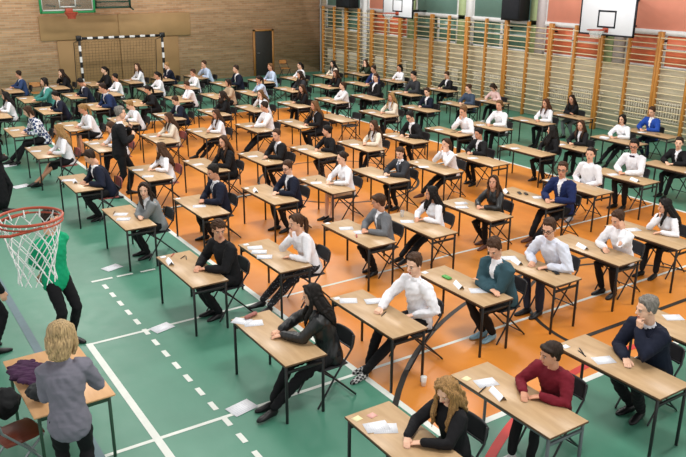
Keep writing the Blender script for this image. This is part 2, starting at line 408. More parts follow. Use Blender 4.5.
# desk: key, x, y, column, row
TABLES = [('blond_front', 3.52, 4.3, 0, 0), ('leather_front', 3.52, 6.68, 0, 1), ('black_curly', 3.51, 9.07, 0, 2),
    ('grey_blazer', 3.52, 11.71, 0, 3), ('navy_left', 3.43, 14.24, 0, 4), ('blond_red', 3.44, 17.24, 0, 5),
    ('plaid', 3.45, 19.82, 0, 6), ('white_edge', 3.46, 22.52, 0, 7), ('maroon', 4.82, 4.36, 1, 0),
    ('check_shoes', 4.8, 6.59, 1, 1), ('ponytail', 4.69, 8.92, 1, 2), ('navy_tie1', 4.76, 11.67, 1, 3),
    ('brown_red', 4.79, 14.27, 1, 4), ('micstudent', 4.7, 17.17, 1, 5), ('blond_skirt', 4.75, 19.81, 1, 6),
    ('navy_boy', 4.76, 22.51, 1, 7), ('teal_girl', 4.72, 24.78, 1, 8), ('navy_far', 4.68, 27.0, 1, 9),
    ('old_man', 6.17, 4.24, 2, 0), ('teal_boy', 6.21, 6.67, 2, 1), ('grey_card', 6.22, 9.07, 2, 2),
    ('navy_glasses', 6.08, 11.68, 2, 3), ('black_dress', 5.96, 14.22, 2, 4), ('beige', 6.1, 17.26, 2, 5),
    ('white_gl', 6.05, 19.84, 2, 6), ('navy_stripe', 6.1, 22.5, 2, 7), ('navy_490', 6.08, 24.81, 2, 8),
    ('dark_lady', 6.14, 27.04, 2, 9), ('edge4', 7.42, 4.23, 3, 0), ('wglasses', 7.42, 6.64, 3, 1),
    ('wlongblack', 7.28, 8.91, 3, 2), ('wskirt', 7.28, 11.71, 3, 3), ('suit_tie', 7.22, 14.21, 3, 4),
    ('white_long', 7.27, 17.3, 3, 5), ('navy_suit3', 7.33, 19.84, 3, 6), ('black_j3', 7.33, 22.5, 3, 7),
    ('white_dark3', 7.21, 24.72, 3, 8), ('far3', 7.37, 27.22, 3, 9), ('handhead', 8.69, 6.66, 4, 1),
    ('leather2', 8.58, 9.03, 4, 2), ('curly_tie', 8.55, 11.72, 4, 3), ('patterned', 8.49, 14.17, 4, 4),
    ('lean', 8.61, 17.27, 4, 5), ('blackcurl', 8.63, 19.78, 4, 6), ('w405', 8.65, 22.49, 4, 7),
    ('w230', 8.53, 24.73, 4, 8), ('w95', 8.69, 27.1, 4, 9), ('resting', 9.95, 6.62, 5, 1),
    ('navyg', 9.88, 9.05, 5, 2), ('handmouth', 9.87, 11.68, 5, 3), ('w370', 9.72, 14.11, 5, 4),
    ('blazerlong', 9.77, 17.16, 5, 5), ('handsface', 9.81, 19.82, 5, 6), ('beige2', 9.85, 22.5, 5, 7),
    ('w430', 9.84, 24.8, 5, 8), ('blondnavy', 9.86, 27.13, 5, 9), ('broad', 11.2, 9.11, 6, 2),
    ('suit6', 11.13, 11.67, 6, 3), ('bglasses', 11.07, 14.22, 6, 4), ('empty', 11.1, 17.27, 6, 5),
    ('brownlong', 11.21, 19.78, 6, 6), ('lightblue', 11.1, 22.49, 6, 7), ('navyr', 11.22, 24.82, 6, 8),
    ('blueish', 11.13, 27.07, 6, 9), ('bowtie', 12.54, 9.1, 7, 2), ('blackgirl', 12.62, 11.74, 7, 3),
    ('wguy', 12.49, 14.28, 7, 4), ('blondlong', 12.48, 17.25, 7, 5), ('wlying', 12.56, 19.84, 7, 6),
    ('gdark', 12.54, 22.47, 7, 7), ('gblue', 12.69, 24.78, 7, 8), ('blackjr', 14.02, 8.96, 8, 2),
    ('blazerw', 13.78, 11.56, 8, 3), ('wguy2', 13.81, 14.23, 8, 4), ('navyb', 13.97, 17.25, 8, 5),
    ('dsuit', 13.87, 19.79, 8, 6), ('gblack', 13.95, 22.48, 8, 7), ('gbag', 14.02, 24.74, 8, 8),
    ('wblack', 15.26, 11.33, 9, 3), ('wbl', 15.31, 14.17, 9, 4), ('darkboy', 15.42, 17.23, 9, 5),
    ('bboy2', 15.35, 19.76, 9, 6), ('nboy', 15.35, 22.39, 9, 7), ('glong', 15.41, 24.68, 9, 8),
    ('bluej', 16.63, 11.43, 10, 3), ('blackg2', 16.79, 14.15, 10, 4), ('pinkbent', 16.63, 17.18, 10, 5),
    ('bboy', 16.89, 19.81, 10, 6), ('wg', 16.83, 22.44, 10, 7), ('dgirl', 16.85, 24.73, 10, 8)]
# seat: key, pose, desk x, desk y, hip offset, offset along the desk, head height
SEATS = [('blond_front', 'rest', 3.52, 4.3, 0.46, -0.04, 1.11), ('leather_front', 'rest', 3.52, 6.68, 0.46, -0.34, 1.21), ('black_curly', 'rest', 3.51, 9.07, 0.48, -0.18, 1.24),
    ('grey_blazer', 'cross', 3.52, 11.71, 0.46, -0.1, 1.14), ('navy_left', 'write', 3.43, 14.24, 0.46, -0.23, 1.2), ('blond_red', 'rest', 3.44, 17.24, 0.46, -0.32, 1.19),
    ('plaid', 'write', 3.45, 19.82, 0.49, -0.42, 1.24), ('white_edge', 'rest', 3.46, 22.52, 0.44, 0.39, 1.05), ('maroon', 'rest', 4.82, 4.36, 0.46, -0.09, 1.08),
    ('check_shoes', 'reach', 4.8, 6.59, 0.54, -0.13, 1.24), ('ponytail', 'chin', 4.69, 8.92, 0.46, -0.24, 1.19), ('navy_tie1', 'rest', 4.76, 11.67, 0.46, 0.13, 1.2),
    ('brown_red', 'rest', 4.79, 14.27, 0.44, 0.1, 1.05), ('micstudent', 'write', 4.7, 17.17, 0.46, -0.1, 1.1), ('blond_skirt', 'write', 4.75, 19.81, 0.46, -0.37, 1.17),
    ('navy_boy', 'write', 4.76, 22.51, 0.46, -0.17, 1.11), ('teal_girl', 'rest', 4.72, 24.78, 0.58, -0.42, 1.24), ('navy_far', 'rest', 4.68, 27.0, 0.46, 0.42, 1.13),
    ('old_man', 'chin', 6.17, 4.24, 0.55, -0.04, 1.24), ('teal_boy', 'cross', 6.21, 6.67, 0.46, -0.28, 1.24), ('grey_card', 'rest', 6.22, 9.07, 0.46, -0.09, 1.15),
    ('navy_glasses', 'rest', 6.08, 11.68, 0.46, -0.1, 1.15), ('black_dress', 'rest', 5.96, 14.22, 0.46, -0.21, 1.19), ('beige', 'rest', 6.1, 17.26, 0.46, 0.19, 1.07),
    ('white_gl', 'write', 6.05, 19.84, 0.46, -0.02, 1.05), ('navy_stripe', 'write', 6.1, 22.5, 0.48, -0.24, 1.24), ('navy_490', 'write', 6.08, 24.81, 0.46, -0.23, 1.12),
    ('dark_lady', 'chin', 6.14, 27.04, 0.46, 0.42, 1.06), ('wglasses', 'write', 7.42, 6.64, 0.46, -0.07, 1.24), ('wlongblack', 'rest', 7.28, 8.91, 0.44, 0.08, 1.05),
    ('wskirt', 'rest', 7.28, 11.71, 0.46, -0.07, 1.16), ('suit_tie', 'rest', 7.22, 14.21, 0.46, -0.12, 1.17), ('white_long', 'rest', 7.27, 17.3, 0.44, -0.03, 1.05),
    ('navy_suit3', 'write', 7.33, 19.84, 0.46, 0.05, 1.07), ('black_j3', 'write', 7.33, 22.5, 0.46, -0.42, 1.12), ('white_dark3', 'rest', 7.21, 24.72, 0.46, 0.42, 1.11),
    ('far3', 'rest', 7.37, 27.22, 0.46, -0.39, 1.17), ('handhead', 'head', 8.69, 6.66, 0.46, -0.19, 1.15), ('leather2', 'rest', 8.58, 9.03, 0.46, -0.04, 1.08),
    ('curly_tie', 'rest', 8.55, 11.72, 0.46, -0.17, 1.11), ('patterned', 'rest', 8.49, 14.17, 0.46, -0.06, 1.11), ('lean', 'reach', 8.61, 17.27, 0.46, 0.02, 1.18),
    ('blackcurl', 'rest', 8.63, 19.78, 0.46, 0.15, 1.06), ('w405', 'cross', 8.65, 22.49, 0.46, -0.1, 1.09), ('w230', 'rest', 8.53, 24.73, 0.46, 0.13, 1.13),
    ('w95', 'rest', 8.69, 27.1, 0.46, 0.21, 1.16), ('resting', 'chin', 9.95, 6.62, 0.46, -0.04, 1.09), ('navyg', 'rest', 9.88, 9.05, 0.46, -0.41, 1.24),
    ('handmouth', 'face2', 9.87, 11.68, 0.46, -0.06, 1.14), ('w370', 'rest', 9.72, 14.11, 0.46, -0.04, 1.1), ('blazerlong', 'rest', 9.77, 17.16, 0.46, -0.42, 1.19),
    ('handsface', 'face2', 9.81, 19.82, 0.46, -0.09, 1.05), ('beige2', 'rest', 9.85, 22.5, 0.46, -0.35, 1.07), ('w430', 'rest', 9.84, 24.8, 0.46, 0.15, 1.06),
    ('blondnavy', 'cross', 9.86, 27.13, 0.46, 0.13, 1.13), ('broad', 'lap', 11.2, 9.11, 0.46, 0.1, 1.21), ('suit6', 'rest', 11.13, 11.67, 0.46, 0.42, 1.06),
    ('bglasses', 'write', 11.07, 14.22, 0.46, 0.05, 1.18), ('brownlong', 'rest', 11.21, 19.78, 0.46, 0.13, 1.09), ('lightblue', 'chin', 11.1, 22.49, 0.46, -0.14, 1.11),
    ('navyr', 'rest', 11.22, 24.82, 0.46, -0.42, 1.22), ('blueish', 'chin', 11.13, 27.07, 0.46, -0.28, 1.16), ('bowtie', 'rest', 12.54, 9.1, 0.49, 0.1, 1.24),
    ('blackgirl', 'lap', 12.62, 11.74, 0.44, -0.25, 1.05), ('wguy', 'chin', 12.49, 14.28, 0.46, -0.27, 1.21), ('blondlong', 'rest', 12.48, 17.25, 0.46, -0.14, 1.13),
    ('wlying', 'reach', 12.56, 19.84, 0.46, -0.11, 1.09), ('gdark', 'rest', 12.54, 22.47, 0.46, -0.2, 1.18), ('gblue', 'rest', 12.69, 24.78, 0.46, -0.11, 1.18),
    ('blackjr', 'rest', 14.02, 8.96, 0.46, 0.23, 1.12), ('blazerw', 'rest', 13.78, 11.56, 0.46, -0.01, 1.13), ('wguy2', 'rest', 13.81, 14.23, 0.46, -0.01, 1.2),
    ('navyb', 'rest', 13.97, 17.25, 0.46, 0.12, 1.12), ('dsuit', 'lap', 13.87, 19.79, 0.46, 0.24, 1.22), ('gblack', 'rest', 13.95, 22.48, 0.46, -0.18, 1.08),
    ('gbag', 'rest', 14.02, 24.74, 0.46, 0.12, 1.08), ('wblack', 'rest', 15.26, 11.33, 0.46, 0.21, 1.12), ('wbl', 'rest', 15.31, 14.17, 0.46, -0.16, 1.15),
    ('darkboy', 'rest', 15.42, 17.23, 0.46, -0.06, 1.14), ('bboy2', 'rest', 15.35, 19.76, 0.51, 0.03, 1.24), ('nboy', 'rest', 15.35, 22.39, 0.46, -0.4, 1.21),
    ('glong', 'rest', 15.41, 24.68, 0.46, 0.08, 1.11), ('bluej', 'rest', 16.63, 11.43, 0.46, 0.28, 1.15), ('blackg2', 'cross', 16.79, 14.15, 0.46, 0.21, 1.06),
    ('pinkbent', 'write', 16.63, 17.18, 0.46, 0.09, 1.04), ('bboy', 'rest', 16.89, 19.81, 0.46, 0.08, 1.13), ('wg', 'rest', 16.83, 22.44, 0.44, 0.01, 1.05),
    ('dgirl', 'face2', 16.85, 24.73, 0.46, -0.15, 1.05)]
# ------------------------------------------------------------------ materials for people
SKIN = [mat('skin_light', '#e0b49a', .55, .06, 20), mat('skin_fair', '#d9a78b', .55, .06, 20), mat('skin_warm', '#c99377', .55, .06, 20)]
LIP = mat('lip', '#b06a5e', .5, .05); EYE = mat('eye_white', '#c4b6aa', .4, .02); IRIS = mat('eye_dark', '#2a1c14', .3, .02)
HAIRC = dict(blond='#b48a56', ltbrown='#7d5836', brown='#4f3422', dkbrown='#33231a', black='#1a1513', auburn='#5e3622', grey='#8b857e', lightblond='#c9ab7d')
HAIR = {k: wood_mat('hair_' + k, '#' + ''.join('%02x' % int(int(v[i:i+2], 16) * .55) for i in (1, 3, 5)), v, .6, (40, 40, 5), .2) for k, v in HAIRC.items()}
CLOTH = {k: mat('cloth_' + k, v, .82, .08, 9, .2) for k, v in dict(
    white='#e4e4ea', palewhite='#d2d6e4', paleblue='#b3c3dc', black='#17171a', navy='#161b2c', brightnavy='#1d2a55', blue='#2e4066', royal='#22479c',
    navystripe='#1c2c50', grey='#7d8285', midgrey='#6a6d72', leather='#15171a', maroon='#6e1a28', teal='#3f7f78', tealjacket='#34505a', cream='#d8cdbd',
    charcoal='#33353a', beige='#b09a82', slate='#3e4c60', pink='#dcbcb8', darkgreen='#2f3a2c', jeans='#2a3040', navytr='#1a1f35', green='#12976a',
    greycardi='#71707c', tie='#59606e', tiepale='#9aa0a8', bow='#3a2436').items()}
CLOTH['leather'].node_tree.nodes['Principled BSDF'].inputs['Roughness'].default_value = .42
CLOTH['leather'].node_tree.nodes['Principled BSDF'].inputs['Specular IOR Level'].default_value = .5
CLOTH['plaid'] = check_mat('cloth_plaid', '#dfe2ea', '#37456b', 14)
CLOTH['dotted'] = dots_mat('cloth_dotted', '#1d1d22', '#5c5c64', 30)
SHOEM = dict(black=mat('shoe_black', '#141416', .4), white=mat('shoe_white', '#d9d9d9', .6), check=check_mat('shoe_check', '#b4b4b4', '#111113', 30),
             lightblue=mat('shoe_light_blue', '#8fb3c4', .6), brown=mat('shoe_brown', '#5d3a30', .5), lightgrey=mat('shoe_light_grey', '#b9bcc4', .6))
FRAME = mat('spectacle_frame', '#15151a', .35)

# ------------------------------------------------------------------ head, hand and hair templates
def head_raw():
    return cat([ell((0, -.012, .035), (.074, .092, .08), 20, 12), ell((0, .016, -.028), (.060, .066, .085), 18, 12), ell((0, .034, -.076), (.040, .046, .034), 14, 8),
                tube([(0, .078, .016), (0, .1, -.022)], [.009, .0135], 8), tube([(-.034, .072, .024), (0, .078, .022), (.034, .072, .024)], .010, 8),
                ell((0, .080, -.054), (.022, .011, .0055), 10, 6), ell((0, .079, -.066), (.019, .011, .006), 10, 6),
                ell((.073, -.004, -.004), (.010, .021, .031), 10, 8), ell((-.073, -.004, -.004), (.010, .021, .031), 10, 8),
                tube([(0, -.016, -.04), (0, -.028, -.13)], [.050, .050], 12)])
def hand_raw(curl):
    P = [tube([(0, -.02, 0), (0, .03, .002), (0, .092, 0)], [(.024, .017), (.036, .016), (.038, .012)], 12)]
    for x, l, r in ((-.029, .068, .0082), (-.0095, .077, .0085), (.0105, .072, .0082), (.029, .056, .0074)):
        p = np.array([x, .085, 0.]); pts = [p.copy()]; a = 0
        for k, q in enumerate((.45, .32, .25)):
            a += R_(curl) * (1 if k else .8); p = p + np.array([x * .12, math.cos(a), -math.sin(a)]) * l * q; pts.append(p.copy())
        P.append(tube(pts, [r * 1.05, r, r * .95, r * .85], 8))
    P.append(tube([(-.022, .022, -.004), (-.046, .052, -.010), (-.055, .078, -.014), (-.054, .098, -.018)], [.013, .0115, .010, .0085], 8))
    return cat(P)
HAIRRAW = {}
def hair_raw(kind):
    cap = [ell((0, -.022, .050), (.0815, .092, .078), 18, 11), ell((0, -.050, -.018), (.066, .050, .07), 14, 9)]
    ears = [ell((s * .069, -.012, .022), (.016, .036, .042), 10, 7) for s in (-1, 1)]
    if kind == 'short': cap[1] = ell((0, -.046, -.002), (.066, .048, .058), 14, 9); ears += [tube([(s * .070, .022, .045), (s * .071, .020, .002)], [.012, .007], 7) for s in (-1, 1)]
    if kind == 'short':
        r = np.random.default_rng(4); b = []
        for i in range(46):
            a = r.uniform(0, 6.283); q = r.uniform(0, 1) ** .6; x, y = q * .066 * math.cos(a), -.02 + q * .080 * math.sin(a)
            z = .048 + .080 * math.sqrt(max(0, 1 - (x / .0815) ** 2 - ((y + .022) / .092) ** 2))
            b.append(tube([(x, y, z - .003), (x + r.uniform(-.01, .018), y + r.uniform(.0, .028), z + .009 - .010 * q)], [.014, .008], 6))
        return cat(cap + ears + b + [tube([(-.052, .040, .088), (0, .052, .096), (.052, .040, .088)], [.013, .017, .013], 10)])
    if kind == 'bowl': return cat(cap + ears + [tube([(-.066, .03, .062), (-.03, .062, .076), (.03, .062, .076), (.066, .03, .062)], [.022, .024, .024, .022], 10),
                                                ell((0, -.03, .04), (.088, .096, .082), 16, 10)])
    if kind == 'curly':
        r = np.random.default_rng(3); b = []
        for i in range(60):
            d = unit(r.normal(size=3)); d[2] = abs(d[2]) * .9 - .1; p = np.array([0, -.016, .045]) + d * np.array([.080, .092, .078])
            if p[1] > .052 and p[2] < .062: continue
            b.append(ell(p, (.019, .019, .019), 7, 5))
        return cat(cap + ears + b)
    side = [tube([(s * .060, .045, .082), (s * .079, .028, .03), (s * .084, .022, -.04), (s * .088, .050, -.12), (s * .082, .112, -.20), (s * .074, .140, -.28)],
                 [.014, .017, .021, .024, .024, .012], 10) for s in (-1, 1)]
    side += [tube([(s * .070, -.005, .04), (s * .088, -.025, -.05), (s * .100, -.050, -.14), (s * .092, -.115, -.24), (s * .075, -.140, -.33)], [.022, .030, .034, .030, .014], 10) for s in (-1, 1)]
    part_ = [tube([(0, .035, .118), (s * .035, .056, .098), (s * .062, .05, .062)], [.014, .016, .014], 8) for s in (-1, 1)]
    back = tube([(0, -.05, .03), (0, -.072, -.06), (0, -.105, -.15), (0, -.150, -.23), (0, -.158, -.32), (0, -.152, -.39)], [(.082, .052), (.090, .052), (.102, .052), (.098, .036), (.085, .028), (.05, .016)], 16)
    if kind == 'long': return cat(cap + ears + side + part_ + [back])
    if kind in ('longwavy', 'curlylong'):
        r = np.random.default_rng(8); b = []
        for i in range(34):
            a = R_(r.uniform(15, 345) + 90); x, y = .088 * math.cos(a), -.02 + .085 * math.sin(a)
            if y > .035 and abs(x) < .06: continue
            z0 = r.uniform(-.02, .06); L = r.uniform(.2, .33) if kind == 'longwavy' else r.uniform(.12, .2)
            out = 1 if y > -.02 else -1; L *= 1.2; pts = [(x * (1.05 + .25 * t + .12 * math.sin(t * 5 + i)), y + out * .13 * max(0, t - .25) + .012 * math.sin(t * 7 + i), z0 - L * t) for t in np.linspace(0, 1, 7)]
            b.append(tube(pts, [.018, .021, .022, .022, .02, .017, .010], 7))
        return cat(cap + ears + part_ + side + [back] + b) if kind == 'longwavy' else cat(cap + ears + part_ + b)
    if kind == 'bob': return cat(cap + ears + part_ + [tube(t, [.016, .022, .024, .014], 10) for t in [[(s * .058, .045, .085), (s * .08, .022, .03), (s * .084, .02, -.04), (s * .074, .03, -.10)] for s in (-1, 1)]]
                                 + [tube([(0, -.04, .03), (0, -.06, -.05), (0, -.058, -.11)], [(.082, .05), (.086, .05), (.07, .036)], 14)])
    if kind == 'ponytail': return cat(cap + ears + part_ + [ell((0, -.112, .045), (.022, .02, .022), 10, 7),
                                 tube([(0, -.118, .045), (0, -.150, .0), (0, -.148, -.09), (0, -.13, -.19), (0, -.125, -.24)], [.02, .031, .034, .026, .010], 12)])
    if kind == 'bun': return cat(cap + ears + part_ + [ell((0, -.118, .035), (.042, .036, .042), 12, 9)])

hq = {'near': queue(head_raw(), .0062, 2), 'far': queue(head_raw(), .0105, 2)}
dq = {('near', 'flat'): queue(hand_raw(16), .0052, 1), ('near', 'curl'): queue(hand_raw(42), .0052, 1), ('far', 'flat'): queue(hand_raw(16), .0088, 1), ('far', 'curl'): queue(hand_raw(42), .0088, 1)}
KINDS = ['short', 'bowl', 'curly', 'long', 'longwavy', 'curlylong', 'bob', 'ponytail', 'bun']
rq = {(k, l): queue(hair_raw(k), v, 2) for k in KINDS for l, v in (('near', .0085), ('far', .0135))}
res = flush()
def face_extra():
    """eyes and brows, added to the head surface: list of (raw, material index)"""
    E = []
    for s in (-1, 1):
        E.append((ell((s * .031, .0735, .0005), (.0135, .0085, .0075), 8, 6), 2))
        E.append((ell((s * .031, .0805, .0005), (.0062, .0040, .0066), 8, 6), 3))
        E.append((tube([(s * .016, .0835, .018), (s * .032, .0815, .022), (s * .047, .072, .018)], [.0032, .0040, .0025], 6), 4))
    return E
HEADT = {}
for l in hq:
    V, F = res[hq[l]]; F = [tuple(f) for f in F]
    c = np.array([V[list(f)].mean(0) for f in F])
    mi = np.where((abs(c[:, 0]) < .021) & (c[:, 1] > .078) & (c[:, 2] < -.049) & (c[:, 2] > -.071), 1, 0).tolist()
    parts = [(V, F)]
    for raw, m in face_extra(): parts.append(raw); mi += [m] * len(raw[1])
    HEADT[l] = (*cat(parts), mi)
HANDT = {k: (res[i][0], [tuple(f) for f in res[i][1]]) for k, i in dq.items()}
HAIRM = {}
for k, i in rq.items():
    V, F = res[i]; V = V.copy()
    amp = .0035 if k[0] not in ('curly', 'longwavy', 'curlylong') else .005
    V += np.outer(np.sin(V[:, 0] * 190 + V[:, 1] * 140 + np.sin(V[:, 2] * 40) * 2), [1, 1, .2]) * amp * np.sign(V[:, :1] + 1e-6)
    HAIRM[k] = (V, [tuple(f) for f in F])
HAIRDATA = {}
def hair_mesh(kind, lod, colour):
    key = (kind, lod, colour)
    if key not in HAIRDATA: HAIRDATA[key] = make_mesh('hair', HAIRM[(kind, lod)], HAIR[colour], None, True)
    return HAIRDATA[key]

def m4(R, t, s=1.0):
    M = np.eye(4); M[:3, :3] = np.asarray(R) * s; M[:3, 3] = t; return M
def rx(a): c, s = math.cos(a), math.sin(a); return np.array([[1, 0, 0], [0, c, -s], [0, s, c]])
def ry(a): c, s = math.cos(a), math.sin(a); return np.array([[c, 0, s], [0, 1, 0], [-s, 0, c]])
def rz_(a): c, s = math.cos(a), math.sin(a); return np.array([[c, -s, 0], [s, c, 0], [0, 0, 1]])

def ik(a, b, l1, l2, pole):
    a, b = np.asarray(a, float), np.asarray(b, float); d = b - a; L = np.linalg.norm(d)
    if L > (l1 + l2) * .985: b = a + d / L * (l1 + l2) * .985; d = b - a; L = np.linalg.norm(d)
    u = d / L; x = (l1 * l1 - l2 * l2 + L * L) / (2 * L); h = math.sqrt(max(l1 * l1 - x * x, 1e-6))
    p = np.asarray(pole, float); p = p - u * (p @ u); return a + u * x + unit(p) * h, b

def shoe_raw(heel=0.0):
    rings = [(-.075, .018, .030), (-.06, .032, .045), (-.02, .036, .052), (.03, .037, .046), (.08, .044, .034), (.13, .043, .026), (.165, .032, .021), (.185, .014, .014)]
    V, F = tube([(0, y, max(h * .78, .012)) for y, w, h in rings], [(w, h) for y, w, h in rings], 12, caps=False)
    V[:, 2] = np.maximum(V[:, 2], .0); return V, F

LEAN = dict(rest=12, write=24, chin=20, face2=20, cross=20, reach=12, lap=-5, head=20, stand=0)
JOBS = []
def person(label, group, loc, rz, sex, topk, topc, botk, botc, hair, hairc, yaw, pitch, legs, shoe, pose, table_y=None, headz=None, lod='near', glasses=False, seed=0, opt=None):
    opt = opt or {}
    r = np.random.default_rng(seed + 11)
    seated = pose != 'stand'; lean = opt.get('lean', LEAN[pose]); th = R_(lean)
    if seated:
        s = (headz - .44) / (.09 + .53 * math.cos(th) + .165 * math.cos(th / 2)) if headz else 1.0
        s = min(1.08, max(.88, s)); hz = .455 + .09 * s
    else: s = opt.get('scale', 1.0); hz = .90 * s
    fem = sex == 'f'; sw = .90 if fem else 1.0
    Rt = rz_(R_(opt.get('twist', yaw * .18))) @ rx(-th); hip = np.array([0, 0, hz])
    T = lambda p: hip + Rt @ (np.array(p, float) * s)
    TM = m4(Rt, hip, s)
    neck = T((0, .004, .53)); hp = neck + (rz_(R_(yaw * .3)) @ rx(-th * .5)) @ np.array([0, .022, .165]) * s
    Rh = rz_(R_(yaw)) @ rx(-R_(pitch)) @ ry(R_(opt.get('roll', 0)))
    hs = s ** .5 * (1.05 if fem else 1.08); HM = m4(Rh, hp, hs)
    Hd = lambda p: hp + Rh @ (np.array(p, float) * hs)
    # arms
    ye = table_y if table_y is not None else .22; tz = .70 + .044
    A = {}
    def setarm(side, wrist, fingers, up, kind='flat', pole=None): A[side] = (np.array(wrist, float), unit(fingers), unit(up), kind, pole)
    j = lambda a: r.uniform(-a, a)
    rest = dict(R=lambda: setarm(1, (.075 + j(.03), ye + .15 + j(.03), tz), (-.75, .65, -.2), (0, 0, 1)), L=lambda: setarm(-1, (-.075 + j(.03), ye + .13 + j(.03), tz), (.75, .65, -.2), (0, 0, 1)))
    if pose in ('rest',): rest['R'](); rest['L']()
    elif pose == 'write':
        setarm(1, (.12, ye + .17, tz), (-.45, .9, -.2), (-.3, -.2, .9), 'curl'); setarm(-1, (-.13, ye + .14, tz), (.6, .8, -.2), (0, 0, 1))
    elif pose == 'cross':
        setarm(1, (-.10, ye + .13, tz + .005), (-.97, .15, 0), (0, 0, 1), 'flat', (.9, -.2, -.2)); setarm(-1, (.11, ye + .08, tz + .04), (.95, .1, -.05), (0, 0, 1), 'flat', (-.9, -.2, -.2))
    elif pose == 'chin':
        rest['L' if opt.get('far') else 'R']()
        sd = 1 if opt.get('far') else -1
        setarm(sd, Hd((sd * .025, .085, -.185)), Rh @ np.array([-sd * .1, .05, 1]), Rh @ np.array([0, .9, .1]), 'curl', (sd * .35, .75, -.9))
    elif pose == 'head':
        sd = 1 if opt.get('far') else -1
        rest['L' if sd == 1 else 'R']()
        setarm(sd, Hd((sd * .115, .045, -.125)), Rh @ np.array([-sd * .15, -.1, 1]), Rh @ np.array([sd * .95, .2, .1]), 'flat', (sd * .5, .7, -.8))
    elif pose == 'face2':
        for sd in (1, -1): setarm(sd, Hd((sd * .055, .085, -.165)), Rh @ np.array([-sd * .1, -.05, 1]), Rh @ np.array([sd * .6, .7, 0]), 'flat', (sd * .4, .7, -.9))
    elif pose == 'reach':
        setarm(-1, (-.09, ye + .27, tz), (.35, .93, -.2), (0, 0, 1), 'curl'); setarm(1, (.10, ye + .12, tz), (-.7, .7, -.2), (0, 0, 1))
    elif pose == 'lap':
        for sd in (1, -1): setarm(sd, (sd * .09, .19, hz + .115), (-sd * .5, .85, -.15), (0, 0, 1))
    if 'arms' in opt:
        for sd, w, f, u, k, p in opt['arms']: setarm(sd, w, f, u, k, p)
    bulk = {'shirt': .020, 'blouse': .018, 'shirtb': .020, 'sweater': .024, 'cardigan': .024, 'jacket': .026, 'blazer': .027, 'blazert': .027, 'coat': .028}[topk]
    skin, top = [], []
    armp = {}
    for sd, (w, f, u, k, pole) in A.items():
        sh = T((sd * .168 * sw, .0, .452)); pole = pole if pole is not None else (sd * .9, -.4, -.32)
        el, wr = ik(sh, w - 0 * f, .285 * s, .255 * s, pole); armp[sd] = (sh, el, wr, f, u, k)
        skin.append(tube([sh, el, wr], [.045 * s, .038 * s, .026 * s], 10))
        q = .94 if fem else 1.06
        cuff = el + (wr - el) * .95
        top.append(tube([sh + (T((0, 0, .45)) - sh) * .15, sh, sh + (el - sh) * .5, el, el + (wr - el) * .45, cuff],
                        [(.052 * q + bulk) * s, (.056 * q + bulk) * s, (.050 * q + bulk * .9) * s, (.043 * q + bulk * .9) * s, (.042 * q + bulk * .7) * s, (.031 * q + bulk * .7) * s], 12))
    # torso
    tw = [(-.07, .150, .108), (.0, .160, .114), (.09, .143 if not fem else .128, .106), (.18, .140 if not fem else .120, .102), (.30, .158 * sw, .114), (.39, .166 * sw, .110), (.45, .150 * sw, .090), (.495, .085, .066), (.53, .054, .054)]
    def torso(add, z0, z1, f=1.0):
        q = [t for t in tw if z0 <= t[0] <= z1]
        return xf(tube([(0, -.012 if .05 < t[0] < .4 else -.004, t[0]) for t in q], [(t[1] * f + add, t[2] * f + add) for t in q], 18), TM)
    skin.append(torso(0, -.1, .6, .86))
    skin.append(tube([T((0, .0, .47)), neck, hp - Rh @ np.array([0, .018, .06]) * hs], [.052 * s, .050 * s, .048 * s], 12))
    hem = opt.get('hem', -.12)
    twt = [( -.07 if hem > -.2 else hem, .158 + (.02 if hem < -.2 else 0), .116 + (.03 if hem < -.2 else 0))] + tw[1:-1] + [(.497, .062, .060)]
    top.append(xf(tube([(0, -.012 if .05 < t[0] < .4 else -.004, t[0]) for t in twt], [(t[1] + bulk * (.9 if t[0] < .48 else .15), t[2] + bulk * (.9 if t[0] < .48 else .15)) for t in twt], 18), TM))
    if fem: top += [xf(ell((sd * .068, .078, .325), (.062, .052, .06), 12, 8), TM) for sd in (-1, 1)]
    if topk in ('shirt', 'shirtb', 'blazer', 'blazert', 'cardigan'):
        top.append(tube([T((0, -.002, .490)), T((0, .004, .516))], [.064 * s, .060 * s], 14, caps=True))
    # legs
    bot = []; skirt = botk == 'sk'; ank = {}
    hj = {sd: hip + np.array([sd * .086 * s, 0, -.005]) for sd in (1, -1)}
    if seated:
        base_y = {'fwd': (.46, .40), 'ext': (.84, .70), 'under': (.20, .26)}[legs]
        for i, sd in enumerate((1, -1)):
            ank[sd] = np.array([sd * (.085 + j(.03)), base_y[(i + seed) % 2] + j(.05), .085])
            if skirt: ank[sd][0] = sd * .06
    else:
        st = opt.get('stance', ((.10, .02), (-.10, -.02)))
        ank[1] = np.array([st[0][0], st[0][1], .085]); ank[-1] = np.array([st[1][0], st[1][1], .085])
    knees = {}
    for sd in (1, -1):
        kn, an = ik(hj[sd], ank[sd], .44 * s * opt.get('leg', 1), .44 * s * opt.get('leg', 1), (sd * .12, .55, .8) if seated else (sd * .05, 1, 0)); knees[sd] = kn; ank[sd] = an
        full = 1.0 if skirt else .8
        skin.append(tube([hj[sd], hj[sd] + (kn - hj[sd]) * .5, kn, kn + (an - kn) * .35 + np.array([0, -.012, 0]), an - (an - kn) * .05], [.076 * full * s, .064 * full * s, .050 * full * s, .050 * full * s, .034 * s], 12))
        if skirt: skin.append(tube([an, an + np.array([0, .04, -.035]), an + np.array([0, .12, -.062])], [.033, .03, .022], 8))
        if not skirt:
            t = .92
            bot.append(tube([hj[sd], hj[sd] + (kn - hj[sd]) * .5, kn, kn + (an - kn) * .4, kn + (an - kn) * t], [.089 * s, .079 * s, .064 * s, .060 * s, .049 * s], 14))
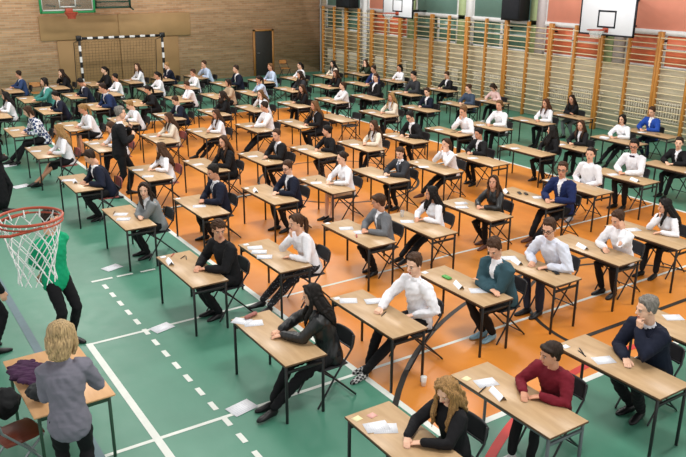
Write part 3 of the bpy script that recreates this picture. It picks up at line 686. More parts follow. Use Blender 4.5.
    if skirt:
        mk = (knees[1] + knees[-1]) / 2 - np.array([0, .05, .0])
        bot.append(tube([hip + np.array([0, -.02, -.01]), hip + (mk - hip) * .5, mk], [(.185 * s, .105 * s), (.18 * s, .098 * s), (.165 * s, .085 * s)], 18))
    bot.append(xf(tube([(0, -.012, -.03), (0, -.012, .04), (0, -.010, .11)], [(.158, .112), (.150, .108), (.128, .098)], 18), TM))
    vox = {'near': (.015, .0125, .013), 'mid': (.018, .016, .018), 'far': (.024, .021, .023)}[lod]
    cx = opt.get('coat')
    JOBS.append(dict(label=label, group=group, loc=loc, rz=rz, sex=sex, topk=topk, topc=topc, botk=botk, botc=botc, hair=hair, hairc=hairc, shoe=shoe, lod=lod, glasses=glasses, seed=seed, s=s,
                     TM=TM, HM=HM, armp=armp, ank=ank, knees=knees, hip=hip, pose=pose, opt=opt, yaw=yaw, bend=R_(max(-30, min(35, pitch - lean))), seated=seated, ye=ye,
                     q=(queue(cat(skin), vox[0], 3), queue(cat(top), vox[1], 2), queue(cat(bot), vox[2], 2))))

def settle(V, J, legs=False, low=.585):
    """a seated body presses flat against the chair seat and the desk top instead of sinking into them"""
    if not J['seated']: return V
    V = V.copy(); x, y, z = V[:, 0], V[:, 1], V[:, 2]; ye = J['ye']
    m = (abs(x) < .25) & (y > -.24) & (y < .28) & (z > .32) & (z < .4455); V[m, 2] = .4455
    if legs:
        m = (y > ye - .03) & (z > .635) & (z < .76); V[m, 2] = .635
        return V
    belly = (abs(x) < .12) & (y < ye + .05) & (z < .69)
    m = (y > ye - .016) & (z > low) & (z < .7040) & ~belly; V[m, 2] = .7040
    m = (y > ye - .016) & (z > .57) & (z < .71) & belly; V[m, 1] = ye - .018
    return V

def arm_mask(c, armp, pad):
    d = np.full(len(c), 9.)
    for sh, el, wr, *_ in armp.values():
        for a, b in ((sh + (el - sh) * .3, el), (el, wr)):
            ab = b - a; t = np.clip(((c - a) @ ab) / (ab @ ab), 0, 1); d = np.minimum(d, np.linalg.norm(c - a - t[:, None] * ab, axis=1))
    return d < pad

def finish_people():
    res = flush()
    for J in JOBS:
        s, lod = J['s'], J['lod']; tl = 'near' if lod == 'near' else 'far'
        skin = SKIN[J['seed'] % 3]
        # body = limbs + head + hands, one mesh
        parts = [(res[J['q'][0]][0], [tuple(f) for f in res[J['q'][0]][1]])]; mi = [0] * len(parts[0][1])
        hV, hF, hm = HEADT[tl]; parts.append(xf((hV, hF), J['HM'])); mi += hm
        for sd, (sh, el, wr, f, u, k) in J['armp'].items():
            y = f; x = unit(np.cross(y, u)); z = np.cross(x, y)
            M = m4(np.stack([x * sd, y, z], 1), wr, s * (.93 if J['sex'] == 'f' else 1.0))
            h = xf(HANDT[(tl, k)], M); parts.append(h); mi += [0] * len(h[1])
        V, F = cat(parts); V = settle(V, J, False, .645)
        p = obj('person', (V, F), [skin, LIP, EYE, IRIS, HAIR[J['hairc']]], None, True, mi)
        p.location = J['loc']; p.rotation_euler = (0, 0, J['rz']); tag(p, J['label'], 'person', J['group'])
        # top garment, split into its cloth parts
        V, F = res[J['q'][1]]; F = np.asarray(F); amp = {'near': .0042, 'mid': .004, 'far': .003}[lod]
        V = wrinkle(V, amp * (.95 if J['topk'] in ('jacket', 'shirt', 'blouse') else .8), 42, J['seed']); V = settle(wrinkle(V, amp * .5, 90, J['seed'] + 1), J)
        c = V[F].mean(1); tc = (c - J['TM'][:3, 3]) @ np.linalg.inv(J['TM'][:3, :3]).T
        nm = {'blazert': 'blazer', 'shirtb': 'shirt'}.get(J['topk'], J['topk']); main = CLOTH[J['topc']]
        if J['topk'] in ('blazer', 'blazert', 'cardigan'):
            am = arm_mask(c, J['armp'], .088 * s)
            w = np.clip((tc[:, 2] - .22) / .30, 0, 1) * .050 * J['opt'].get('vee', 1) if J['topk'] != 'cardigan' else np.clip((tc[:, 2] - .05) / .30, 0, 1) * .05 + .012
            inner = ((tc[:, 1] > .02) & (abs(tc[:, 0]) < w) & (tc[:, 2] > (.2 if J['topk'] != 'cardigan' else .0)) & ~am) | ((tc[:, 2] > .507) & (tc[:, 1] < .085) & (abs(tc[:, 0]) < .066))
            tie = inner & (abs(tc[:, 0]) < .021) & (tc[:, 2] < .525) & (tc[:, 1] > .03) if J['topk'] == 'blazert' else np.zeros(len(F), bool)
            obj(nm, pick((V, F), ~inner), main, p, True)
            if (inner & ~tie).sum() > 3: obj('shirt', pick((V, F), inner & ~tie), CLOTH['white' if J['topc'] != 'cream' else 'white'], p, True)
            if tie.sum() > 2: obj('tie', pick((V, F), tie), CLOTH['tiepale' if J['topc'] == 'black' else 'tie'], p, True)
        else:
            obj(nm, (V, F), main, p, True)
        if J['topk'] == 'shirtb':
            obj('bow_tie', xf(cat([ell((sd * .03, .07, .50), (.032, .014, .02), 10, 7) for sd in (-1, 1)] + [ell((0, .074, .50), (.012, .014, .014), 8, 6)]), J['TM']), CLOTH['bow'], p, True)
        V, F = res[J['q'][2]]; V = settle(wrinkle(V, amp, 38, J['seed'] + 2), J, True)
        obj('skirt' if J['botk'] == 'sk' else 'trousers', (V, F), CLOTH[J['botc']], p, True)
        for sd in (1, -1):
            a, k = J['ank'][sd], J['knees'][sd]
            yaw = -sd * R_(8); Mr = rz_(yaw)
            obj('shoe', xf(shoe_raw(), m4(Mr, (a[0], a[1] + .02, max(0, a[2] - .085)), .98 * s ** .5)), SHOEM[J['shoe']], p, True)
        hm_ = hair_mesh(J['hair'], tl, J['hairc'])
        if J['hair'] in ('long', 'longwavy') and abs(J['bend']) > .06:   # long hair keeps hanging down the back when the head tips
            V, F = HAIRM[(J['hair'], tl)]; V = V.copy(); d_ = np.maximum(0, -V[:, 2] - .02)
            V[:, 1] += d_ * math.tan(J['bend']) * math.cos(R_(J['yaw'])); V[:, 0] += d_ * math.tan(J['bend']) * math.sin(R_(J['yaw']))
            hm_ = make_mesh('hair', (V, F), HAIR[J['hairc']], None, True)
        h = bpy.data.objects.new('hair', hm_); COL.objects.link(h); h.parent = p; h.matrix_local = Matrix((J['HM'] @ np.diag([*[J['opt'].get('hair_scale', 1.0)] * 3, 1])).tolist())
        if J['glasses']:
            g = []
            for sd in (-1, 1):
                g.append(tube([(sd * .033 + .024 * math.cos(t), .094 - .004 * abs(math.cos(t)), .0 + .018 * math.sin(t)) for t in np.linspace(0, 6.283, 15)], .0032, 6))
                g.append(tube([(sd * .057, .089, .004), (sd * .078, .03, .006), (sd * .08, -.01, .004)], .003, 6))
            g.append(tube([(-.010, .099, .004), (.010, .099, .004)], .003, 6))
            obj('glasses', xf(cat(g), J['HM']), FRAME, p, True)
        if J['opt'].get('extra'): J['opt']['extra'](p, J)
# ------------------------------------------------------------------ camera (solved from the court lines), world, lamps
def setup_view():
    f, yaw, pitch, roll = 761.3161, -0.5804, 0.3274, 0.0055
    cy, sy = math.cos(yaw), math.sin(yaw)
    fw = Vector((-sy * math.cos(pitch), cy * math.cos(pitch), -math.sin(pitch))); rt = Vector((cy, sy, 0)); up = rt.cross(fw)
    r = rt * math.cos(roll) + up * math.sin(roll); u = r.cross(fw)
    M = Matrix((r, u, -fw)).transposed().to_4x4(); M.translation = (0, 0, 4.5)
    cam = bpy.data.cameras.new('camera'); cam.sensor_width = 36; cam.lens = f / 686 * 36; cam.clip_end = 200; cam.clip_start = .05
    o = bpy.data.objects.new('camera', cam); COL.objects.link(o); o.matrix_world = M; scene.camera = o
    w = bpy.data.worlds.new('hall_light'); w.use_nodes = True; scene.world = w
    nt = w.node_tree; bg = nt.nodes['Background']; bg.inputs[0].default_value = (1, .98, .95, 1)
    tc = nt.nodes.new('ShaderNodeTexCoord'); sx = nt.nodes.new('ShaderNodeSeparateXYZ'); mr = nt.nodes.new('ShaderNodeMapRange')
    mr.inputs[1].default_value = 0; mr.inputs[2].default_value = .75; mr.inputs[3].default_value = 1.6; mr.inputs[4].default_value = .44
    nt.links.new(tc.outputs['Generated'], sx.inputs[0]); nt.links.new(sx.outputs['Z'], mr.inputs[0]); nt.links.new(mr.outputs[0], bg.inputs[1])
    def lamp(x, y, e, size=2.2, sy_=1.2):
        l = bpy.data.lights.new('ceiling_lamp', 'AREA'); l.shape = 'RECTANGLE'; l.size = size; l.size_y = sy_; l.energy = e; l.color = (1, .97, .92)
        o = bpy.data.objects.new('ceiling_lamp', l); COL.objects.link(o); o.location = (x, y, 7.6)
    for x, y, e in ((4.5, 4, 330), (12, 4, 330), (4.5, 12.5, 400), (12, 12.5, 400), (5, 22.5, 500), (13.5, 22.5, 430)): lamp(x, y, e)
    scene.view_settings.view_transform = 'Standard'; scene.view_settings.look = 'None'; scene.view_settings.exposure = 0.0
setup_view()

# ------------------------------------------------------------------ floor with court lines
GREEN = floor_mat('floor_green', '#427a65', '#508873', .40); ORANGE = floor_mat('floor_orange', '#c97728', '#d98b38', .36)
LINEW = mat('line_white', '#d8dcd6', .5, .04); LINEK = mat('line_black', '#2a2724', .5, .05); LINER = mat('line_red', '#c23a36', .5, .05); LINEG = mat('line_grey', '#5d747c', .5, .05)
def quad(x0, x1, y0, y1, z): return np.array([(x0, y0, z), (x1, y0, z), (x1, y1, z), (x0, y1, z)], float), [(0, 1, 2, 3)]
def arcband(cx, cy, r, w, a0, a1, z, n=48):
    V = []
    for i in range(n + 1):
        a = R_(a0 + (a1 - a0) * i / n)
        for q in (r - w / 2, r + w / 2): V.append((cx + q * math.cos(a), cy + q * math.sin(a), z))
    return np.array(V), [(2 * i, 2 * i + 1, 2 * i + 3, 2 * i + 2) for i in range(n)]
fl = [(quad(-6, 19.0, -4, 30.9, 0), 0), (quad(4.53, 13.53, 5.0, 23.0, .001), 1)]
def line(x0, x1, y0, y1, m, z=.002): fl.append((quad(x0, x1, y0, y1, z + .00006 * len(fl)), m))
W2 = .03
line(4.49, 4.57, 4.96, 23.04, 2); line(13.49, 13.57, 4.96, 23.04, 2); line(4.49, 13.57, 4.95, 5.03, 2); line(4.49, 13.57, 22.96, 23.04, 2)
line(4.53, 13.53, 13.97, 14.03, 2)
line(2.02, 2.10, 4.0, 9.0, 2); line(2.02, 13.5, 8.945, 8.995, 2); line(1.2, 13.5, 6.515, 6.565, 2)
for k in range(22): line(2.755, 2.815, 10.62 - .355 * k, 10.80 - .355 * k, 2)
line(2.66, 2.98, 10.97, 11.03, 2); line(3.05, 3.3, 10.98, 11.03, 2); line(3.42, 3.66, 10.97, 11.02, 2)
line(1.43, 1.53, -1, 14.5, 5)
line(7.2, 10.9, 5.70, 5.77, 3, .003); fl.append((arcband(9.05, 5.74, 1.8, .06, 0, 180, .003), 3)); fl.append((arcband(9.05, 1.43, 6.3, .07, 20, 160, .003), 3))
fl.append((arcband(7.4, -.15, 5.38, .10, 60, 125, .004), 4))
fl.append((arcband(9.05, 14.0, 1.8, .06, 0, 360, .003, 72), 3)); line(4.57, 13.49, 13.9, 13.96, 3, .003)
fl.append((arcband(9.05, 29.4, 6.3, .07, 200, 340, .003), 3))
V, F = cat([a for a, _ in fl]); struct('floor', (V, F), [GREEN, ORANGE, LINEW, LINEK, LINER, LINEG], [m for a, m in fl for _ in a[1]])

# ------------------------------------------------------------------ walls
BRICK = brick_mat('brick_tan', False, '#c69873', '#dab08a', '#cdb296')
BEIGE = brick_mat('brick_cream', True, '#e4d8be', '#eee2ca', '#e8dcc6')
struct('wall_back', box(-6, 19.0, 30.9, 31.2, 0, 7), BRICK)
struct('wall_right', box(19.0, 19.3, -4, 31.2, 0, 7), BEIGE)
WHITE = mat('paint_white', '#dcdcdc', .5, .03); LGREEN = mat('paint_light_green', '#a8b88a', .6, .05); LILAC = mat('paint_lilac', '#c9bfc0', .6, .05)
SHG = glow_mat('shade_green', '#6b8a80', .12); SHO = glow_mat('shade_orange', '#d48a74', .26)  # emission put into the roller shades stands in for daylight behind them
GLG = mat('pane_green', '#5b7d6e', .3, .25, 2.2, .5); GLO = mat('pane_orange', '#da7450', .4, .2, 2.2, .4)
struct('trim_1', box(18.90, 19.0, 4, 30.9, 2.86, 3.0), WHITE)
nwin = 0
for y0, y1, kind, mull in ((27.62, 30.3, 'g', 29.0), (24.35, 27.0, 'o', 25.6), (21.45, 23.8, 'g', 22.5), (17.85, 20.62, 'g', 19.2), (15.0, 17.28, 'o', 16.1), (11.9, 14.15, 'o', 12.98), (8.4, 11.0, 'g', 9.7), (5.0, 7.6, 'g', 6.3)):
    nwin += 1
    w = struct('window_%d' % nwin, box(18.955, 18.99, y0, y1, 2.03, 2.86), GLG if kind == 'g' else GLO)
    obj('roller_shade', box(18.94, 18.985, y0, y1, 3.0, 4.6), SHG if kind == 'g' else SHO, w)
    fr = [box(18.925, 18.995, y, y + .10, 2.0, 4.6) for y in (y0 - .06, y1 - .04)] + [box(18.93, 18.99, mull - .06, mull + .06, 2.0, 2.86), box(18.925, 18.995, y0, y1, 1.98, 2.05), box(18.93, 18.99, y0, y1, 2.46, 2.51)]
    obj('window_frame', cat(fr), WHITE, w)
k = 0
for y in (24.12, 21.2, 17.75, 14.8, 11.5): k += 1; struct('trim_%d' % (k + 1), box(18.9, 19.0, y - .18, y + .18, 1.95, 4.6), LGREEN)
for y in (27.3, 20.8, 17.45, 14.42): k += 1; struct('trim_%d' % (k + 1), box(18.88, 19.0, y - .17, y + .17, 1.95 if y < 27 else .0, 4.6), LILAC if y < 20 else WHITE)
DARKDOOR = mat('door_dark', '#2b2a28', .6, .1); WOODTR = wood_mat('wood_trim', '#9a6a35', '#b07c42', .5)
d = struct('door_1', rbox(15.54, 16.40, 30.84, 30.9, 0, 1.93), DARKDOOR)
obj('door_frame', cat([box(15.47, 15.55, 30.82, 30.9, 0, 2.0), box(16.39, 16.47, 30.82, 30.9, 0, 2.0), box(15.47, 16.47, 30.82, 30.9, 1.93, 2.0)]), WOODTR, d)
obj('door_handle', tube([(15.63, 30.83, 1.0), (15.63, 30.78, 1.0), (15.75, 30.78, 1.0)], .012, 6), mat('steel', '#9a9a9a', .3, .05, metal=.9), d)
struct('trim_20', tube([(18.93, 30.83, 0), (18.93, 30.83, 5)], .04, 10), mat('pipe_grey', '#a9a6a0', .5, .05))
# mats on the brick wall behind the goal
MATT = mat('gym_mat_tan', '#ad8c62', .7, .07, 1.5); MATD = mat('gym_mat_dark', '#a2825a', .7, .07, 1.5)
tag(obj('wall_mat', rbox(6.57, 9.55, 30.78, 30.897, 1.90, 2.80, .02), MATT), 'tan padded wall mat high above the goal, below glass backboard', 'wall mat', None, 'thing')
tag(obj('wall_mat', rbox(9.56, 12.56, 30.78, 30.897, 1.90, 2.82, .02), MATT), 'tan padded wall mat high on the brick, extending past right goal post', 'wall mat', None, 'thing')
tag(obj('wall_mat', rbox(7.15, 9.55, 30.8, 30.897, 0.02, 1.88, .02), MATD), 'brown wall mat near the floor behind left goal half', 'wall mat', None, 'thing')
tag(obj('wall_mat', rbox(9.57, 12.0, 30.8, 30.897, 0.02, 1.88, .02), MATD), 'brown wall mat near the floor behind right goal half', 'wall mat', None, 'thing')

# ------------------------------------------------------------------ handball goal
g = thing('handball_goal', 'handball goal with black and white striped posts', 'goal', (9.2, 29.4, 0))
sv = stripe_mat('stripes_upright', '#17171a', '#dedede', 2, .4); sh_ = stripe_mat('stripes_across', '#17171a', '#dedede', 0, .4, .1)
obj('post', rbox(-1.63, -1.55, -.04, .04, 0, 2.02, .008), sv, g); obj('post', rbox(1.55, 1.63, -.04, .04, 0, 2.02, .008), sv, g)
obj('crossbar', rbox(-1.54, 1.54, -.04, .04, 2.02, 2.10, .008), sh_, g)
BLACKM = mat('metal_black', '#17181a', .45, .1, 6, .4); NETM = mat('net_dark', '#59533f', .8)
for s in (-1, 1): obj('corner_joint', rbox(s * 1.6 - .09, s * 1.6 + .09, -.06, .06, 1.98, 2.16, .01), BLACKM, g)
for s in (-1, 1): obj('net_frame', tube([(s * 1.6, 0, 2.0), (s * 1.6, .75, 1.85), (s * 1.6, 1.0, .02), (s * 1.6, 0, .02)], .015, 6), BLACKM, g)
n = [tube([(x, .03, 2.0), (x, .75, 1.85), (x, 1.0, .02)], .004, 4, caps=False) for x in np.linspace(-1.55, 1.55, 26)]
for t in np.linspace(0, 1, 18): n.append(tube([(-1.55, .75 + .25 * t, 1.85 - 1.83 * t), (1.55, .75 + .25 * t, 1.85 - 1.83 * t)], .004, 4, caps=False))
obj('net', cat(n), NETM, g)

# ------------------------------------------------------------------ basketball boards
RIM = mat('rim_orange', '#a94a34', .45, .05); NETW = mat('net_white', '#d6dad8', .8, .03); NETR = mat('net_red', '#b3523f', .8, .03)
def ring(c, r, t, n=28, m=8):
    return tube([(c[0] + r * math.cos(a), c[1] + r * math.sin(a), c[2]) for a in np.linspace(0, 2 * math.pi, n + 1)], t, m, side=(0, 0, 1), caps=False)
def net_raw(c, r, L, k=12, t=.006, rows=6, turn=1.05):
    P = []
    prof = lambda u: r * (1 - .42 * min(1, u * 1.25) + .06 * max(0, u - .8) * 5)
    for s in (1, -1):
        for i in range(k):
            a0 = 2 * math.pi * i / k; pts = []
            for j in range(rows * 2 + 1):
                u = j / (rows * 2); a = a0 + s * u * math.pi * turn; q = prof(u); pts.append((c[0] + q * math.cos(a), c[1] + q * math.sin(a), c[2] - .02 - L * u))
            P.append(tube(pts, t, 5))
    return cat(P)
BLINE = mat('board_black', '#1b1e28', .5); BWHITE = mat('board_white', '#dfe3ea', .35, .02, 3, .4)
def wall_board(Y0, label):
    b = thing('basketball_backboard', label, 'basketball hoop', (17.5, Y0, 0))
    obj('panel', rbox(-.03, 0, -.9, .9, 2.86, 3.93, .006), BWHITE, b)
    fr = [box(-.034, .004, -.9, .9, z, z + .045) for z in (2.855, 3.89)] + [box(-.034, .004, y, y + .045, 2.855, 3.935) for y in (-.9, .855)]
    fr += [box(-.036, -.028, -.295, .295, z, z + .045) for z in (3.06, 3.47)] + [box(-.036, -.028, y, y + .045, 3.06, 3.515) for y in (-.295, .25)]
    obj('border', cat(fr), BLINE, b)
    h = obj('rim', cat([ring((-.42, 0, 3.02), .228, .011), box(-.2, -.03, -.07, .07, 2.99, 3.03), box(-.05, -.03, -.09, .09, 2.94, 3.06)]), RIM, b, True)
    obj('net', net_raw((-.42, 0, 3.02), .225, .17, 12, .004, 2), NETW, h)
    obj('bracket', cat([tube([(0, y, z), (1.46, y, z)], .03, 8) for y in (.15, .6) for z in (3.05, 3.75)] + [tube([(0, y, 3.05), (1.46, y, 3.75)], .025, 8) for y in (.15, .6)]), BLACKM, b)
wall_board(13.81, 'large white basketball backboard with black square above wall bars, nearer one')
wall_board(23.1, 'white basketball backboard farther along the wall bars, before orange window')
PADG = mat('pad_green', '#2d8a52', .6, .05); GLASS = clear_mat('board_glass', '#8f8a80', .62); DGREEN = mat('metal_dark_green', '#2c4a3c', .5, .08)
b = thing('basketball_backboard', 'glass basketball backboard with green padded edge on brick wall', 'basketball hoop', (7.38, 29.6, 0))
obj('panel', box(-.93, .93, -.01, .01, 2.99, 4.05), GLASS, b)
obj('edge_padding', cat([rbox(-.97, .97, -.04, .03, 2.95, 3.03, .015)] + [rbox(x - .04, x + .04, -.04, .03, 2.95, 4.05, .015) for x in (-.95, .95)]), PADG, b)
ln = [box(-.90, .90, -.014, -.008, 3.045, 3.085)] + [box(x - .02, x + .02, -.014, -.008, 3.05, 4.0) for x in (-.90, .90)] + [box(x - .02, x + .02, -.015, -.008, 3.18, 3.63) for x in (-.28, .28)] + [box(-.3, .3, -.015, -.008, z, z + .04) for z in (3.16, 3.61)]
obj('white_lines', cat(ln), NETW, b)
h = obj('rim', cat([ring((0, -.40, 3.0), .228, .012), rbox(-.12, .12, -.2, -.02, 2.95, 3.13, .01)]), RIM, b, True); obj('net', net_raw((0, -.40, 3.0), .225, .2, 12, .007, 2), NETR, h)
obj('bracket', cat([tube([(x, .02, z), (x, 1.26, z)], .035, 8) for x in (-.45, .45) for z in (3.2, 3.9)]), DGREEN, b)
b = thing('basketball_backboard', 'second board with dark green frame folded beside the glass backboard', 'basketball hoop', (9.1, 29.9, 0))
obj('frame', cat([box(-.66, .72, -.03, .03, 3.08, 3.15), box(.65, .72, -.03, .03, 3.08, 4.1), box(-.66, -.6, -.03, .03, 3.08, 4.1), box(-.66, .72, -.02, .02, 3.3, 3.34)]), DGREEN, b)
obj('panel', box(-.6, .65, -.005, .015, 3.15, 4.05), GLASS, b)
obj('bracket', cat([tube([(x, .03, 3.3), (x, .98, 3.3)], .03, 8) for x in (-.4, .5)] + [tube([(.72, 0, 3.08), (.8, .0, 3.02)], .03, 6)]), DGREEN, b)
# nearest hoop, seen from above
b = thing('basketball_hoop', 'near basketball hoop with orange rim and white net, seen from above', 'basketball hoop', (.985, 5.68, 2.78))
h = obj('rim', cat([ring((0, 0, 0), .228, .011, 48), ring((0, 0, -.035), .225, .007, 48), tube([(.03, -.222, -.03), (-.18, -.20, -.06), (-.36, -.10, -.06)], .011, 8), tube([(.03, .222, -.03), (-.18, .20, -.06), (-.36, .10, -.06)], .011, 8), rbox(-.38, -.34, -.12, .12, -.15, .04)]), RIM, b, True)
k12 = 12; ties = [tube([(.228 * math.cos(a), .228 * math.sin(a), 0), (.20 * math.cos(a), .20 * math.sin(a), -.06)], .007, 5) for a in np.linspace(0, 6.283, 13)[:-1]]
obj('net', cat([net_raw((0, 0, -.02), .215, .46, 11, .0042, 7, .6)] + ties), NETW, h)
obj('panel', rbox(-.42, -.385, -.9, .9, -.17, .9, .008), BWHITE, b)

# ------------------------------------------------------------------ wall bars, radiators, loudspeakers
BARW = wood_mat('bar_upright', '#b0742f', '#c88a42', .45, (10, 10, 1)); RUNGW = wood_mat('bar_rung', '#d8c59c', '#e6d6b2', .5, (10, 1, 10))
NUM = ['first', 'second', 'third', 'fourth', 'fifth', 'sixth', 'seventh', 'eighth', 'ninth', 'tenth', 'eleventh', 'twelfth', 'thirteenth']
proto = None
for i in range(13):
    yc = 30.34 - .965 * (2 * i + 1); lab = 'wooden gymnastic wall bars, %s unit from the brick wall corner' % NUM[i]
    if proto is None:
        proto = thing('wall_bars', lab, 'wall bars', (18.75, yc, 0), 0, 'wall bars along the window wall'); proto['kind'] = 'thing'
        for y, w in ((-.925, .036), (0, .036), (.925, .036)): obj('upright', rbox(-.07, .05, y - w, y + w, 0, 2.97, .008), BARW, proto)
        for j in range(17): obj('rung', tube([(-.01 - (.05 if j == 16 else 0), -.93, .20 + .163 * j), (-.01 - (.05 if j == 16 else 0), .93, .20 + .163 * j)], [(.020, .016)] * 2, 8), RUNGW, proto, True)
        [obj('wall_bracket', box(.05, .24, y - .02, y + .02, z, z + .05), BLACKM, proto) for y in (-.925, .925) for z in (.3, 2.7)]
    else: dup(proto, (18.75, yc, 0), 0, lab)
RADM = mat('radiator_white', '#cdc6b4', .5, .05)
rp = None
for i, (y0, lab) in enumerate(((29.0, 'far corner'), (25.6, 'first orange window'), (22.5, 'third window'), (19.2, 'long green window'), (16.1, 'orange window left of the nearer hoop'), (13.0, 'orange window right of the nearer hoop'), (9.7, 'window out past the right edge'))):
    L = 'cream ribbed radiator behind wall bars below the ' + lab
    if rp is None:
        rp = thing('radiator', L, 'radiator', (18.95, y0, 0), 0, 'radiators behind the wall bars')
        obj('rib', cat([rbox(-.05, .03, y - .022, y + .022, .52, 1.10, .008) for y in np.arange(-1.2, 1.21, .082)]), RADM, rp); obj('pipe', cat([tube([(-.01, -1.3, z), (-.01, 1.3, z)], .022, 8) for z in (.56, 1.06)]), RADM, rp)
    else: dup(rp, (18.95, y0, 0), 0, L)
SPK = mat('speaker_black', '#141518', .6, .1); SPG = mat('speaker_grille', '#22242a', .8, .1)
for y, w, lab in ((28.2, .55, 'black loudspeaker high on the window wall by the far corner'), (18.35, .42, 'black loudspeaker hung at green window, middle of window wall')):
    s = thing('loudspeaker', lab, 'loudspeaker', (18.62, y, 2.98)); obj('cabinet', rbox(-.2, .25, -w, w, 0, 1.1, .02), SPK, s); obj('grille', rbox(-.22, -.2, -w + .05, w - .05, .06, 1.04, .008), SPG, s)
    obj('bracket', box(.25, .37, -.05, .05, .5, .6), BLACKM, s)

# ------------------------------------------------------------------ desks and chairs
TOPW = wood_mat('desk_top', '#ae8e68', '#bd9e78', .38, (6, 1.2, 6), .45); EDGE = mat('desk_edge', '#5f4630', .5, .1); LEGK = mat('desk_leg_black', '#1a1a1c', .4, .1, 6, .45); LEGG = mat('desk_leg_grey', '#5d6468', .4, .1, 6, .45)
def desk(label, loc, legm, group):
    t = thing('exam_desk', label, 'desk', loc, 0, group)
    raw = rbox(-.25, .25, -.65, .65, .678, .70, .004)
    c = np.array([raw[0][list(f)].mean(0) for f in raw[1]]); mi = np.where(c[:, 2] > .699, 0, 1)
    obj('desk_top', raw, [TOPW, EDGE], t, mi=mi)
    for x in (-.22, .22):
        for y in (-.61, .61): obj('leg', rbox(x - .0135, x + .0135, y - .0135, y + .0135, 0, .678, .004), legm, t)
    for y in (-.61, .61): obj('crossbar', rbox(-.207, .207, y - .012, y + .012, .585, .615, .003), legm, t)
    [obj('rail', rbox(x - .01, x + .01, -.6, .6, .645, .675, .003), legm, t) for x in (-.22, .22)]
    return t
SEATK = mat('chair_seat_black', '#1c1c20', .6, .1); SEATR = mat('chair_seat_red', '#8a4640', .65, .1); TUBEK = mat('chair_tube', '#16161a', .35, .1, 6, .5); PLY = wood_mat('plywood', '#a06a35', '#b98246', .45)
def chair(label, loc, rz, seatm, group, tubem=None):
    tubem = tubem or TUBEK
    t = thing('folding_chair', label, 'chair', loc, rz, group)
    s = tube([(0, y, .425) for y in (-.175, -.17, -.06, .08, .19, .205)], [(.13, .010), (.18, .014), (.195, .016), (.195, .016), (.18, .016), (.13, .010)], 16, caps=False)
    obj('seat', s, seatm, t, True)
    bk = []
    for z, w, q in ((.575, .16, .0), (.59, .185, -.004), (.66, .195, -.016), (.735, .19, -.03), (.755, .15, -.034)):
        bk.append([(w * math.sin(R_(a)) / math.sin(R_(50)), -.215 + q - .07 * (math.cos(R_(a)) - .75), z) for a in np.linspace(-50, 50, 9)])
    V = []; F = []
    for off in (0, -.018):
        for row in bk: V += [(x, y + off, z) for x, y, z in row]
    n = 9; m = len(bk)
    for i in range(m - 1):
        for j in range(n - 1):
            a = i * n + j; F.append((a, a + n, a + n + 1, a + 1)); a += m * n; F.append((a, a + 1, a + n + 1, a + n))
    for j in range(n - 1):
        a = j; b_ = j + m * n; F.append((a, a + 1, b_ + 1, b_)); a = (m - 1) * n + j; b_ = a + m * n; F.append((a, b_, b_ + 1, a + 1))
    for i in range(m - 1):
        a = i * n; b_ = a + m * n; F.append((a, b_, b_ + n, a + n)); a = i * n + n - 1; b_ = a + m * n; F.append((a, a + n, b_ + n, b_))
    obj('backrest', (np.array(V), F), seatm, t, True)
    for x in (-.205, .205): obj('leg', tube([(x, .24, .012), (x, .0, .36), (x * .97, -.20, .60), (x * .93, -.225, .745)], .0115, 8), tubem, t, True)
    for x in (-.185, .185): obj('leg', tube([(x, -.27, .012), (x, .02, .30), (x, .17, .42)], .0115, 8), tubem, t, True)
    obj('stretcher', tube([(-.198, -.202, .60), (.198, -.202, .60)], .009, 8), tubem, t, True); obj('stretcher', tube([(-.185, -.24, .045), (.185, -.24, .045)], .009, 8), tubem, t, True)
    return t

PEOPLE = {}
for l in SPEC.split('\n'):
    f = l.split('|'); PEOPLE[f[0]] = f
DESC = {k: v[13] for k, v in PEOPLE.items()}
DESC['empty'] = 'unoccupied place'; DESC['edge4'] = 'place behind the grey-haired man'
dk = None; ck = None; cr = None
rows_word = lambda r: 'desks in rows across the hall'
for i, (key, x, y, c, r) in enumerate(TABLES):
    lab = 'exam desk of the ' + DESC[key] if key not in ('empty', 'edge4') else ('unoccupied pale wood exam desk with no student and no paper' if key == 'empty' else 'pale wood exam desk at right edge behind the grey-haired man')
    rz = R_(random.uniform(-.3, .3))
    if key == 'maroon':
        desk(lab, (x, y, 0), LEGG, 'exam desks in rows'); continue
    if dk is None: dk = desk(lab, (x, y, 0), LEGK, 'exam desks in rows'); dk.rotation_euler.z = rz
    else: dup(dk, (x, y, 0), rz, lab)
for i, (key, pose, x, y, hip, dy, hz) in enumerate(SEATS):
    red = PEOPLE[key][12] == 'r'; lab = ('red-brown' if red else 'black') + ' folding chair under the ' + DESC[key]
    loc = (x + hip - .035, y + dy, 0); rz = R_(90 + random.uniform(-2.5, 2.5))
    if red:
        if cr is None: cr = chair(lab, loc, rz, SEATR, 'red-brown folding chairs')
        else: dup(cr, loc, rz, lab)
    else:
        if ck is None: ck = chair(lab, loc, rz, SEATK, 'black folding chairs')
        else: dup(ck, loc, rz, lab)
dup(ck, (11.1 + .5, 17.35, 0), R_(92), 'black folding chair standing at the unoccupied exam desk')

